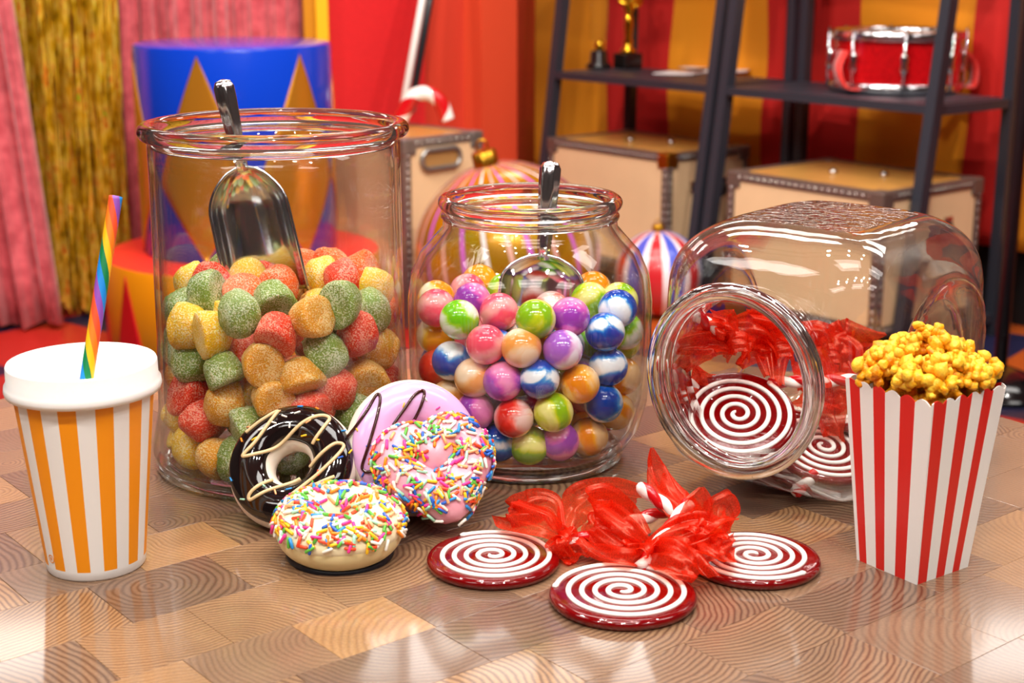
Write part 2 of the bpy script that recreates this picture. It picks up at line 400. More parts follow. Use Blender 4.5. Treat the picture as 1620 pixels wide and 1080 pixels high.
M_trunk = pm('pale_trunk_veneer', '#e2bf94', .5, var=.12, vscale=6); M_tlid = pm('varnished_slat', '#c9924a', .35, coat=.3, var=.2, vscale=8)
M_trim = pm('antique_trim', '#6e5a52', .4, metal=.4); M_trims = pm('steel_trim', '#9a9692', .35, metal=.8); M_stud = pm('nickel_stud', '#c8c0b8', .25, metal=1)
M_brass = pm('brass', '#c8942c', .3, metal=1); M_leather = pm('black_leather', '#17120f', .6)
def trunk(label, o0, rz, W, D, H, trim, handle='side', brass_corner=False):
    t = thing('storage_trunk', label, 'trunk', o0, rz)
    box('body', .004, W-.004, .004, D-.004, .004, H-.012, M_trunk, t)
    ns = 5
    for i in range(ns): box('lid_slat', .012, W-.012, .012+(D-.024)*i/ns+.001, .012+(D-.024)*(i+1)/ns-.001, H-.012, H-.003, M_tlid, t)
    tw = .026
    for z in (0, H-tw):
        for y in (0, D-tw): box('edge_trim', 0, W, y, y+tw, z, z+tw, trim, t, .003)
        for x in (0, W-tw): box('edge_trim', x, x+tw, tw, D-tw, z, z+tw, trim, t, .003)
    for x in (0, W-tw):
        for y in (0, D-tw): box('edge_trim', x, x+tw, y, y+tw, tw, H-tw, trim, t, .003)
    # studs along the front and side trims
    sv = []
    stud = lathe_data([(.0045, 0), (.0035, .002), (0, .003)], 6)
    def put(p, n):
        m = rot_to(n); sv.append(([m @ Vector(q)+Vector(p) for q in stud[0]], stud[1]))
    for z in (tw/2, H-tw/2):
        for i in range(1, int(W/.022)): put((i*.022, -.0005, z), (0, -1, 0))
        for i in range(1, int(D/.022)): put((W+.0005, i*.022, z), (1, 0, 0))
    for i in range(1, int(H/.022)):
        for x in (tw/2, W-tw/2): put((x, -.0005, i*.022), (0, -1, 0))
        for y in (tw/2, D-tw/2): put((W+.0005, y, i*.022), (1, 0, 0))
    v, f = join(*sv); tag(mesh('rivets', v, f, M_stud, t), kind='stuff')
    cs = .045
    for x in (0, W):
        for y in (0, D):
            sx, sy = (1 if x == 0 else -1), (1 if y == 0 else -1)
            xs = sorted((x-.003*sx, x+cs*sx)); ys = sorted((y-.003*sy, y+cs*sy))
            box('corner_cap', xs[0], xs[1], ys[0], ys[1], H-cs, H+.002, M_brass if brass_corner and x > 0 and y == 0 else trim, t, .006)
    for x in (.4, .62):
        kb = mesh('lid_knob', *lathe_data([(0, 0), (.012, 0), (.012, .006), (.009, .012), (0, .014)], 16), M_stud, t); kb.location = (W*x, D*.45 if x < .5 else D*.62, H-.003)
    if handle == 'side':
        pts = [(W+.004+.03*math.sin(PI*i/16), D*.5-.06*math.cos(PI*i/16), H*.72-.03*math.sin(PI*i/16)) for i in range(17)]
        tube('handle', pts, .011, M_leather, t, 10)
        for y in (-.065, .065): box('handle_mount', W, W+.006, D*.5+y-.018, D*.5+y+.018, H*.72-.016, H*.72+.016, M_stud, t, .002)
    else:
        hx, hz, a, b = W-.165, H-.062, .075, .022
        pts = []
        for i in range(48):
            an = 2*PI*i/48; cx = hx+(a if math.cos(an) > 0 else -a)*.62
            pts.append((cx+.026*math.cos(an), -.004, hz+.026*math.sin(an)))
        tube('handle_ring', pts, .007, M_trims, t, 10, True)
        v, f = [], []
        vv = [(p[0]*1, -.001, p[2]) for p in pts]; mesh('handle_recess', vv+[(hx, -.001, hz)], [(i, (i+1) % 48, 48) for i in range(48)], pm('recess_brown', '#a57a45', .6), t, False)
    return t
trunk('pale wooden trunk with brown studded trim on the left ladder shelf', P0+E1*.033-E2*.030+Vector((0, 0, .065)), SH, .55, .36, .375, M_trim, 'side', True)
trunk('pale wooden trunk with brown studded trim under the drum shelf', P0+E1*.925-E2*.14+Vector((0, 0, .065)), SH, .525, .43, .375, M_trim, 'side')
t1 = atz(763, 207, .53); t1d = Vector((.215, .223, 0)).normalized()
o1 = Vector((t1.x, t1.y, 0))-t1d*.30
trunk('tall pale trunk with steel trim and oval handle behind the tall jar', o1, math.atan2(t1d.y, t1d.x), .30, .39, .53, M_trims, 'ring')

# giant candy cane and poles on the trunk
M_cwhite = pm('candy_white', '#f4ece6', .25, coat=.5); M_cred = pm('candy_red', '#c40f16', .22, coat=.6)
def helix_tube(name, pts, rad, parent, pitch, ncol=2, mats=None, n=24, cap=True, bulge=0, loc=(0, 0, 0)):
    # tube whose faces follow a helix, so the stripes are twisted strands
    mats = mats or [M_cred, M_cwhite]
    pts, T, U = frames(pts); L = [0]
    for i in range(1, len(pts)): L.append(L[-1]+(pts[i]-pts[i-1]).length)
    v, f, idx = [], [], []
    nb = len(mats); per = n//nb
    for i, p in enumerate(pts):
        B = T[i].cross(U[i]); r = rad[i] if isinstance(rad, (list, tuple)) else rad
        for k in range(n):
            a = 2*PI*k/n+2*PI*L[i]/pitch
            q = r*(1+bulge*(abs(math.sin(nb*PI*k/n))-.6))
            v.append(p+U[i]*(q*math.cos(a))+B*(q*math.sin(a))-Vector(loc))
    for i in range(len(pts)-1):
        for k in range(n):
            f.append((i*n+k, i*n+(k+1) % n, (i+1)*n+(k+1) % n, (i+1)*n+k)); idx.append((k//per) % nb)
    if cap:
        f.append(tuple(range(n-1, -1, -1))); idx.append(nb-1)
        f.append(tuple((len(pts)-1)*n+k for k in range(n))); idx.append(nb-1)
    return mesh(name, v, f, mats, parent, True, idx)
cY = t1.y+.10
cane = [atY(*q, cY) for q in ((632, 192), (642, 172), (655, 152), (678, 148), (697, 162), (708, 190))]
ct = thing('candy_cane', 'giant red and white twisted candy cane hooked on top of the tall trunk', 'candy cane', (cane[0].x, cY, .545))
helix_tube('cane_body', bez(cane, 50), [.022]*51 if False else .022, ct, .13, loc=ct.location)
def pole(name, label, a, b, r, mat, tip):
    t = thing(name, label, 'pole', a)
    tube('shaft', [Vector((0, 0, 0)), (b-a)], r, mat, t, 12)
    d = (b-a).normalized(); tube('end_cap', [d*-.004, d*.03], r*1.25, tip, t, 12); tube('end_cap', [(b-a)-d*.03, (b-a)+d*.004], r*1.25, tip, t, 12)
    return t
pb = atY(634, 190, cY+.09); pd = atY(668, 0, cY+.24)-pb
pole('leaning_pole', 'white pole leaning against the red wall above the tall trunk', pb, pb+pd*2.3, .011, M_cwhite, M_trims)
pb = atY(650, 175, cY+.09); pd = atY(680, 0, cY+.24)-pb
pole('leaning_pole', 'thin black pole leaning beside the white pole', pb, pb+pd*2.3, .011, M_blk, M_trims)

# giant ornaments on the floor
def ornament(label, ctr, r, tilt, mats, seq, sectors, capmat):
    t = thing('christmas_ornament', label, 'ornament', ctr); t.rotation_euler = tilt
    v, f, idx = [], [], []; nz = 40; n = sectors*len(seq)*1
    for j in range(nz+1):
        th = PI*(j/nz*.985+.0075)
        for i in range(n): a = 2*PI*i/n; v.append((r*math.sin(th)*math.cos(a), r*math.sin(th)*math.sin(a), r*math.cos(th)))
    for j in range(nz):
        for i in range(n): f.append((j*n+i, (j+1)*n+i, (j+1)*n+(i+1) % n, j*n+(i+1) % n)); idx.append(seq[i % len(seq)])
    mesh('globe', v, f, mats, t, True, idx)
    cr = r*.13
    prof = lambda a: 1+.06*math.cos(12*a)
    vv, ff = tube_data([(0, 0, r*.97), (0, 0, r*1.0), (0, 0, r*1.13), (0, 0, r*1.15)], [cr, cr, cr, cr*.8], 48, True, False, 0, prof)
    mesh('cap', vv, ff, capmat, t)
    tube('hanging_loop', [(cr*.45*math.cos(2*PI*i/24), 0, r*1.15+cr*.4+cr*.5*math.sin(2*PI*i/24)) for i in range(24)], cr*.09, capmat, t, 8, True)
M_og = pm('ornament_gold', '#c8860e', .25, metal=.55, coat=.5); M_opk = pm('ornament_pale_pink', '#e0a8a0', .3, coat=.4); M_opu = pm('ornament_violet', '#c850c8', .3, coat=.4); M_ow = pm('ornament_white', '#eedfe2', .3, coat=.4)
M_or = pm('ornament_red', '#c4232a', .3, coat=.5); M_ob = pm('ornament_blue', '#4a58c8', .3, coat=.5)
Dg = 3.9; oc = atY(803, 395, Dg)
ornament('giant gold ornament with pink and violet stripes between the trunks', (oc.x, oc.y, .247), .247, (R(4), R(-13), 0), [M_og, M_opk, M_opu, M_ow], [0, 0, 0, 0, 1, 0, 0, 0, 0, 2, 0, 0, 0, 0, 3, 0, 0, 0, 0, 1, 0, 0, 0, 2], 5, M_brass)
oc = atY(1042, 430, 4.22)
ornament('small ornament with red, white and blue stripes in front of a trunk', (oc.x, oc.y, .125), .125, (0, R(-2), R(10)), [M_or, M_ow, M_ob], [0, 0, 1, 2, 2, 1], 6, M_brass)

# things on the shelves
sz = .65
M_sparkle = pm('red_sparkle', '#c80a12', .25, metal=.3, coat=.8, var=.7, vscale=120); M_chrome = pm('chrome', '#d8d8dc', .12, metal=1); M_skin = pm('drum_head', '#efe6d6', .5)
dc = atz(1415, 146, sz); t = thing('snare_drum', 'red sparkle snare drum with chrome hoops on the black shelf', 'drum', (dc.x+.015, dc.y+.06, sz), .3)
r = .172
lathe('shell', [(r, .022), (r, .15)], M_sparkle, t, 64)
for z in (.004, .142): lathe('hoop', [(r+.001, z), (r+.009, z), (r+.011, z+.006), (r+.011, z+.022), (r+.006, z+.026), (r+.001, z+.024)], M_chrome, t, 64, True)
lathe('drum_head', [(r+.002, .150), (r-.004, .156), (0, .157)], M_skin, t, 64); lathe('bottom_head', [(r+.002, .020), (0, .015)], M_skin, t, 64)
for q in range(8):
    a = 2*PI*q/8+.35; cx, sx_ = math.cos(a), math.sin(a)
    lg = mesh('lug', *lathe_data([(0, .055), (.007, .056), (.012, .07), (.009, .085), (.012, .1), (.007, .114), (0, .115)], 12), M_chrome, t); lg.location = ((r+.008)*cx, (r+.008)*sx_, 0)
    tube('tension_rod', [((r+.014)*cx, (r+.014)*sx_, .01), ((r+.014)*cx, (r+.014)*sx_, .172)], .0035, M_chrome, t, 8)
M_strap = pm('red_strap', '#e02a20', .5, sheen=.3)
for s in (-1, 1):
    pts = bez([(s*(r+.012), -.03, .115), (s*(r+.04), -.05, .07), (s*(r+.03), -.07, .02), (s*(r+.0), -.09, .012)], 24); v, f = [], []
    for p in pts: v += [(p.x, p.y-.022, p.z), (p.x, p.y+.022, p.z)]
    for i in range(len(pts)-1): f.append((2*i, 2*i+1, 2*i+3, 2*i+2))
    so = mesh('strap', v, f, M_strap, t).modifiers.new('t', 'SOLIDIFY'); so.thickness = .003
M_gold2 = pm('polished_gold', '#e0a82c', .14, metal=1); M_base = pm('trophy_base', '#14100f', .25, coat=.5)
tp = atz(993, 108, sz); t = thing('trophy', 'gold figurine trophy on a square black base on the left shelf', 'trophy', (tp.x, tp.y, sz), .5)
box('base', -.036, .036, -.036, .036, 0, .05, M_base, t, .004)
lathe('stem', [(0, .05), (.026, .05), (.024, .062), (.014, .07), (.017, .085), (.012, .1), (.016, .14), (.013, .17), (.01, .175)], M_gold2, t, 24)
lathe('figure', [(.01, .175), (.02, .2), (.034, .225), (.036, .24), (.016, .252), (.009, .258), (.015, .272), (.015, .285), (.009, .297), (0, .3)], M_gold2, t, 24)
for s in (-1, 1): tube('arm', [(s*.03, 0, .235), (s*.042, -.012, .215), (s*.018, -.026, .205), (0, -.028, .2)], .008, M_gold2, t, 8)
tp = atz(945, 108, sz); t = thing('trophy', 'small crystal award with a gold ball on a round black base', 'trophy', (tp.x+.005, tp.y, sz))
lathe('base', [(0, 0), (.042, 0), (.042, .012), (.03, .02), (.028, .055), (.02, .06), (0, .06)], M_base, t, 32)
v, f = [], []
lathe('ball', [(0, .058), (.012, .062), (.018, .076), (.012, .09), (0, .094)], M_gold2, t, 24)
box('crystal_plate', -.03, .03, -.006, .006, .092, .24, glass_thin('crystal', (.96, .97, .97), .5), t, .003)
for i, (px_, py_, a, c, lb) in enumerate(((1075, 116, .3, '#d8d4d8', 'loose sheet of white paper beside the gold trophy'), (1110, 108, -.2, '#5d4038', 'brown leaflet lying at the middle of the left shelf'), (1150, 112, .6, '#e4e2e4', 'white leaflet at the right end of the left shelf'))):
    p = atz(px_, py_, sz+.002)
    hw, hd = .07, .05
    v = []; ff = []
    for jz in (0, .0025):
        for jy in range(5):
            for jx in range(5): v.append((-hw+2*hw*jx/4, -hd+2*hd*jy/4, jz+.004*(jx/4)**3))
    for jz in (0, 1):
        for jy in range(4):
            for jx in range(4): b = jz*25+jy*5+jx; ff.append((b, b+1, b+6, b+5) if jz else (b, b+5, b+6, b+1))
    for jx in range(4): ff += [(jx, jx+1, 26+jx, 25+jx), (20+jx+1, 20+jx, 45+jx, 46+jx)]
    for jy in range(4): ff += [(jy*5+5, jy*5, 25+jy*5, 30+jy*5), (jy*5+4, jy*5+9, 34+jy*5, 29+jy*5)]
    tp_ = thing('leaflet', lb, 'leaflet', (p.x, p.y, sz+.0002+i*.0), SH+a)
    mesh('cover', v, ff, pm('paper_%d' % i, c, .35), tp_, False)
    box('inner_page', -hw+.003, hw-.03, -hd+.003, hd-.003, .0026, .0032, pm('paper_inner', '#ece8e6', .6), tp_)
# black stand at the far right
bp_ = atY(1606, 300, 3.45)
t = thing('lamp_stand', 'thin black stand at the right edge behind the popcorn', 'stand', (bp_.x, bp_.y, 0))
tube('pole', [(0, 0, 0.02), (0, 0, 2.0)], .016, M_blk, t, 12); lathe('base', [(0, 0), (.15, 0), (.15, .012), (.05, .05), (.02, .06), (0, .06)], pm('gloss_black', '#0a0a0c', .15, coat=.6), t, 40)

# ------------------------------------------------------------------ table
def wood_mat():
    m = bpy.data.materials.new('end_grain_oak'); m.use_nodes = True; nt = m.node_tree; N = nt.nodes; L = nt.links
    b = N['Principled BSDF']; b.inputs['Roughness'].default_value = .32; b.inputs['Coat Weight'].default_value = .75; b.inputs['Coat Roughness'].default_value = .09
    tc = N.new('ShaderNodeTexCoord'); oi = N.new('ShaderNodeObjectInfo')
    wn = N.new('ShaderNodeTexWhiteNoise'); wn.noise_dimensions = '1D'; L.new(oi.outputs['Random'], wn.inputs['W'])
    off = N.new('ShaderNodeVectorMath'); off.operation = 'SUBTRACT'; off.inputs[1].default_value = (.5, .5, .5); L.new(wn.outputs['Color'], off.inputs[0])
    sc = N.new('ShaderNodeVectorMath'); sc.operation = 'SCALE'; sc.inputs['Scale'].default_value = .16; L.new(off.outputs[0], sc.inputs[0])
    mu = N.new('ShaderNodeVectorMath'); mu.operation = 'MULTIPLY'; mu.inputs[1].default_value = (1, 1, 0)
    ad = N.new('ShaderNodeVectorMath'); ad.operation = 'ADD'; L.new(tc.outputs['Object'], ad.inputs[0]); L.new(sc.outputs[0], ad.inputs[1]); L.new(ad.outputs[0], mu.inputs[0])
    ns = N.new('ShaderNodeTexNoise'); ns.inputs['Scale'].default_value = 28; ns.inputs['Detail'].default_value = 2; L.new(ad.outputs[0], ns.inputs['Vector'])
    ln = N.new('ShaderNodeVectorMath'); ln.operation = 'LENGTH'; L.new(mu.outputs[0], ln.inputs[0])
    dist = N.new('ShaderNodeMath'); dist.operation = 'MULTIPLY_ADD'; dist.inputs[1].default_value = .010; L.new(ns.outputs['Fac'], dist.inputs[0]); L.new(ln.outputs['Value'], dist.inputs[2])
    sv = N.new('ShaderNodeSeparateColor'); L.new(wn.outputs['Color'], sv.inputs[0])
    fr = N.new('ShaderNodeMapRange'); fr.inputs[3].default_value = 1150; fr.inputs[4].default_value = 2100; L.new(sv.outputs['Blue'], fr.inputs[0])
    ph = N.new('ShaderNodeMath'); ph.operation = 'MULTIPLY'; L.new(dist.outputs[0], ph.inputs[0]); L.new(fr.outputs[0], ph.inputs[1])
    sn = N.new('ShaderNodeMath'); sn.operation = 'SINE'; L.new(ph.outputs[0], sn.inputs[0])
    s01 = N.new('ShaderNodeMapRange'); s01.inputs[1].default_value = -1; L.new(sn.outputs[0], s01.inputs[0])
    pw = N.new('ShaderNodeMath'); pw.operation = 'POWER'; pw.inputs[1].default_value = 1.6; L.new(s01.outputs[0], pw.inputs[0])
    # fine fibre speckle
    n2 = N.new('ShaderNodeTexNoise'); n2.inputs['Scale'].default_value = 600; n2.inputs['Detail'].default_value = 2; L.new(tc.outputs['Object'], n2.inputs['Vector'])
    n3 = N.new('ShaderNodeTexNoise'); n3.inputs['Scale'].default_value = 22; n3.inputs['Detail'].default_value = 3; L.new(ad.outputs[0], n3.inputs['Vector'])
    dk = N.new('ShaderNodeValToRGB'); e = dk.color_ramp.elements; e[0].color = lin('#442c1e'); e[1].color = lin('#664228'); x = e.new(.4); x.color = lin('#4e3628'); x = e.new(.72); x.color = lin('#5a3e2c')
    lt = N.new('ShaderNodeValToRGB'); e = lt.color_ramp.elements; e[0].color = lin('#6a513f'); e[1].color = lin('#9c764e'); x = e.new(.4); x.color = lin('#7a5f49'); x = e.new(.72); x.color = lin('#88694c')
    L.new(oi.outputs['Random'], dk.inputs[0]); L.new(oi.outputs['Random'], lt.inputs[0])
    mx = N.new('ShaderNodeMix'); mx.data_type = 'RGBA'
    am = N.new('ShaderNodeMapRange'); am.inputs[1].default_value = .2; am.inputs[2].default_value = .8; am.inputs[3].default_value = .35; am.inputs[4].default_value = 1.0; L.new(sv.outputs['Red'], am.inputs[0])
    am2 = N.new('ShaderNodeMath'); am2.operation = 'MULTIPLY'; L.new(pw.outputs[0], am2.inputs[0]); L.new(am.outputs[0], am2.inputs[1])
    inv = N.new('ShaderNodeMath'); inv.operation = 'SUBTRACT'; inv.inputs[0].default_value = 1; L.new(am2.outputs[0], inv.inputs[1])
    L.new(inv.outputs[0], mx.inputs[0]); L.new(dk.outputs[0], mx.inputs[6]); L.new(lt.outputs[0], mx.inputs[7])
    m3 = N.new('ShaderNodeMix'); m3.data_type = 'RGBA'; m3.blend_type = 'MULTIPLY'; m3.inputs[0].default_value = .8
    g = N.new('ShaderNodeMath'); g.operation = 'MULTIPLY_ADD'; g.inputs[1].default_value = .9; g.inputs[2].default_value = .35; L.new(n2.outputs['Fac'], g.inputs[0])
    g2 = N.new('ShaderNodeMath'); g2.operation = 'MULTIPLY_ADD'; g2.inputs[1].default_value = .8; L.new(n3.outputs['Fac'], g2.inputs[0]); L.new(g.outputs[0], g2.inputs[2])
    cb = N.new('ShaderNodeCombineColor'); [L.new(g2.outputs[0], cb.inputs[i]) for i in range(3)]
    L.new(mx.outputs[2], m3.inputs[6]); L.new(cb.outputs[0], m3.inputs[7]); L.new(m3.outputs[2], b.inputs['Base Color'])
    bp = N.new('ShaderNodeBump'); bp.inputs['Strength'].default_value = .12; bp.inputs['Distance'].default_value = .0006; L.new(pw.outputs[0], bp.inputs['Height']); L.new(bp.outputs['Normal'], b.inputs['Normal'])
    return m
M_wood = wood_mat()
TC = Vector((-.038, .819, 0)); TR = .541
tb = thing('round_table', 'round table with a lacquered end-grain wood block top', 'table', (TC.x, TC.y, 0))
M_core = pm('table_core', '#4a3222', .5)
lathe('tabletop_core', [(0, TZ-.045), (TR-.006, TZ-.045), (TR-.002, TZ-.041), (TR-.002, TZ-.012), (TR-.006, TZ-.008), (0, TZ-.008)], M_core, tb, 128)
lathe('pedestal', [(.05, .03), (.045, .1), (.04, .52), (.06, .58), (.1, TZ-.046)], M_blk, tb, 32)
lathe('foot_plate', [(0, 0), (.3, 0), (.3, .012), (.08, .035), (0, .035)], M_blk, tb, 64)
def clip_circle(poly, rad, n=180):
    out = poly
    # only clip when needed
    if max(math.hypot(*p) for p in poly) < rad: return poly
    for i in range(n):
        a = 2*PI*(i+.5)/n; nx, ny = math.cos(a), math.sin(a)
        src = out; out = []
        for q in range(len(src)):
            p0, p1 = src[q], src[(q+1) % len(src)]
            d0 = p0[0]*nx+p0[1]*ny-rad; d1 = p1[0]*nx+p1[1]*ny-rad
            if d0 <= 0: out.append(p0)
            if (d0 < 0 < d1) or (d1 < 0 < d0):
                t_ = d0/(d0-d1); out.append((p0[0]+(p1[0]-p0[0])*t_, p0[1]+(p1[1]-p0[1])*t_))
        if len(out) < 3: return None
    return out
def blocks():
    rr = random.Random(5); ang = R(39); ca, sa = math.cos(ang), math.sin(ang)
    polys = []; y = -.62
    while y < .62:
        h = rr.choice((.048, .052, .058, .062)); x = -.62-rr.random()*.06
        while x < .62:
            wd = rr.uniform(.055, .09)
            p = [(x, y), (x+wd, y), (x+wd, y+h), (x, y+h)]
            p = [(ca*a-sa*b, sa*a+ca*b) for a, b in p]
            q = clip_circle(p, TR-.003)
            if q: polys.append(q)
            x += wd
        y += h
    def prism(p, g=.00008, ch=.0002):
        cx = sum(a for a, _ in p)/len(p); cy_ = sum(b for _, b in p)/len(p); n = len(p)
        rad = max(math.hypot(a-cx, b-cy_) for a, b in p)
        def sh(d): s = 1-d/max(rad, .01)*1.4; return [((a-cx)*s, (b-cy_)*s) for a, b in p]
        o = sh(g); i = sh(g+ch); v = [(a, b, -.008) for a, b in o]+[(a, b, -ch) for a, b in o]+[(a, b, 0) for a, b in i]
        f = [tuple(range(2*n, 3*n))]
        for k in range(n):
            j = (k+1) % n; f += [(k, j, n+j, n+k), (n+k, n+j, 2*n+j, 2*n+k)]
        return v, f, (cx, cy_)
    def area(p): return abs(sum(p[i][0]*p[(i+1) % len(p)][1]-p[(i+1) % len(p)][0]*p[i][1] for i in range(len(p))))/2
    polys = [p for p in polys if area(p) > 2e-5]
    # nearest-to-view 300 are parts of their own, the rest one joined part
    def score(p):
        cx = sum(a for a, _ in p)/len(p)+TC.x; cy_ = sum(b for _, b in p)/len(p)+TC.y
        d = Vector((cx, cy_, TZ))-CAM; z = d.dot(FW)
        if z <= .1: return -1e9
        u = abs(d.dot(RT)/z*F/810); v_ = abs(d.dot(UP)/z*F/540)
        return -max(u, v_)
    polys.sort(key=score, reverse=True)
    rest = []
    for k, p in enumerate(polys):
        v, f, c = prism(p)
        if k < 300:
            mesh('wood_block', v, f, M_wood, tb, False, loc=(c[0], c[1], TZ))
        else: rest.append(([(a+c[0], b+c[1], z) for a, b, z in v], f))
    if rest:
        v, f = join(*rest); tag(mesh('outer_wood_blocks', v, f, M_wood, tb, False, loc=(0, 0, TZ)), kind='stuff')
blocks()

# ------------------------------------------------------------------ paper cup with lid and straw
M_paper = pm('white_card', '#efece8', .45); M_orange = pm('orange_print', '#f79608', .42); M_lid = pm('white_plastic', '#f4f3f1', .3, sss=.15)
def cup():
    loc = Vector((-.2535, .846, TZ)); t = thing('paper_cup', 'orange and white striped paper cup with a white lid at the left', 'cup', loc)
    fa = math.atan2(-loc.y, -loc.x); n = 120; ns = 12; per = n//(2*ns)
    zs = [0, .0012, .0062, .04, .08, .118]; rad = lambda z: .0292+.0122*(z/.118)
    v, f, idx = [], [], []
    for z in zs:
        for i in range(n):
            a = fa-PI/(2*ns)+2*PI*i/n; rr = rad(z)-(.0008 if z == 0 else 0); v.append((rr*math.cos(a), rr*math.sin(a), z))
    for j in range(len(zs)-1):
        for i in range(n):
            f.append((j*n+i, j*n+(i+1) % n, (j+1)*n+(i+1) % n, (j+1)*n+i)); idx.append(1 if j >= 2 and (i//per) % 2 == 1 else 0)
    f.append(tuple(range(n-1, -1, -1))); idx.append(0)
    mesh('cup_body', v, f, [M_paper, M_orange], t, True, idx)
    lathe('lid', [(.0412, .110), (.0448, .1105), (.0454, .113), (.0450, .116), (.0436, .118), (.0434, .127), (.0428, .1283), (.0418, .1278), (.0412, .1225), (.039, .1215), (0, .1215)], M_lid, t, 96)
    # small round printed mark near the foot
    a0 = fa-R(57); zc = .0125; ring_v, ring_f = [], []
    for i in range(24):
        an = 2*PI*i/24
        for q in (.0021, .0027):
            zz = zc+q*math.sin(an); aa = a0+q*math.cos(an)/rad(zc); rr = rad(zz)+.00025; ring_v.append((rr*math.cos(aa), rr*math.sin(aa), zz))
    for i in range(24): j = (i+1) % 24; ring_f.append((2*i, 2*i+1, 2*j+1, 2*j))
    for (u0, u1, w0, w1) in ((-.0008, -.0003, -.001, .001), (-.0003, .0006, .0005, .001), (-.0003, .0006, -.0002, .0002), (.0004, .0008, .0, .0008), (.0002, .0007, -.001, -.0002)):
        b = len(ring_v)
        for (u, q) in ((u0, w0), (u1, w0), (u1, w1), (u0, w1)):
            zz = zc+q; aa = a0+u/rad(zc); rr = rad(zz)+.00025; ring_v.append((rr*math.cos(aa), rr*math.sin(aa), zz))
        ring_f.append((b, b+1, b+2, b+3))
    mesh('printed_mark', ring_v, ring_f, M_orange, t, False)
    # straw
    a = Vector((-.003, -.012, .1216)); b = atY(183, 311, loc.y+.012)-loc
    a = atz(136, 605, TZ+.1222)-loc
    d = (b-a).normalized(); st = thing('drinking_straw', 'rainbow striped paper straw standing in the cup lid', 'straw', loc+a)
    cols = ['#f5b512', '#ef6a1c', '#8a4aa8', '#1f86d8', '#0e7a4a', '#f5c81a']
    mats = [pm('straw_%d' % i, c, .4) for i, c in enumerate(('#ef7a1c', '#e8502a', '#8c4cae', '#1c84d6', '#0f7a46', '#f6b814'))]
    L = (b-a).length; pts = [d*(L*i/60) for i in range(61)]
    helix_tube('straw_tube', pts, .0039, st, -.062, mats=mats, n=36, cap=False).modifiers.new('w', 'SOLIDIFY').thickness = .0004
    tube('straw_bore', [d*.001, d*(L-.004)], .0034, pm('straw_inside', '#d8c8b0', .7), st, 20)
cup()

# ------------------------------------------------------------------ popcorn box and popcorn
def popcorn_box():
    base = atz(1450, 925, TZ); ar = R(35); ux = Vector((math.cos(ar), math.sin(ar), 0)); uy = Vector((-math.sin(ar), math.cos(ar), 0))
    sb, st_, H = .0465, .0655, .1165
    ctr = Vector((base.x, base.y, TZ))+(ux+uy)*(sb/2)
    t = thing('popcorn_box', 'red and white striped popcorn box with a scalloped rim at the right', 'box', ctr, ar)
    red = pm('red_print', '#d8231c', .4)
    st_L = [0, .05, .17, .33, .47, .645, .81, 1]; st_R = [0, .02, .19, .37, .53, .69, .825, 1]
    dirs = [((-.5, .5), (-.5, -.5), st_L), ((-.5, -.5), (.5, -.5), st_R), ((.5, -.5), (.5, .5), st_L), ((.5, .5), (-.5, .5), st_R)]
    for (p, q, fr) in dirs:
        v, f, idx = [], [], []; cols = []
        for k in range(7):
            m = 8
            for i in range(m): cols.append((fr[k]+(fr[k+1]-fr[k])*i/m, k % 2))
        cols.append((1, 0))
        for u, _ in cols:
            sc = .0032*abs(math.sin(PI*(u*6.0+.15)))**.8
            for jz, z in enumerate((0, .03, .06, .09, H-.004, H-.0035+sc)):
                s = sb+(st_-sb)*z/H
                x = (p[0]+(q[0]-p[0])*u)*s; y = (p[1]+(q[1]-p[1])*u)*s
                v.append((x, y, z))
        for i in range(len(cols)-1):
            for j in range(5): f.append((i*6+j, (i+1)*6+j, (i+1)*6+j+1, i*6+j+1)); idx.append(cols[i][1])
        o = mesh('side_panel', v, f, [M_paper, red], t, False, idx); so = o.modifiers.new('t', 'SOLIDIFY'); so.thickness = .0005; so.offset = -1
    box('bottom_panel', -sb/2+.0006, sb/2-.0006, -sb/2+.0006, sb/2-.0006, .0004, .001, M_paper, t)
    return ctr, ar, sb, st_, H
PB = popcorn_box()
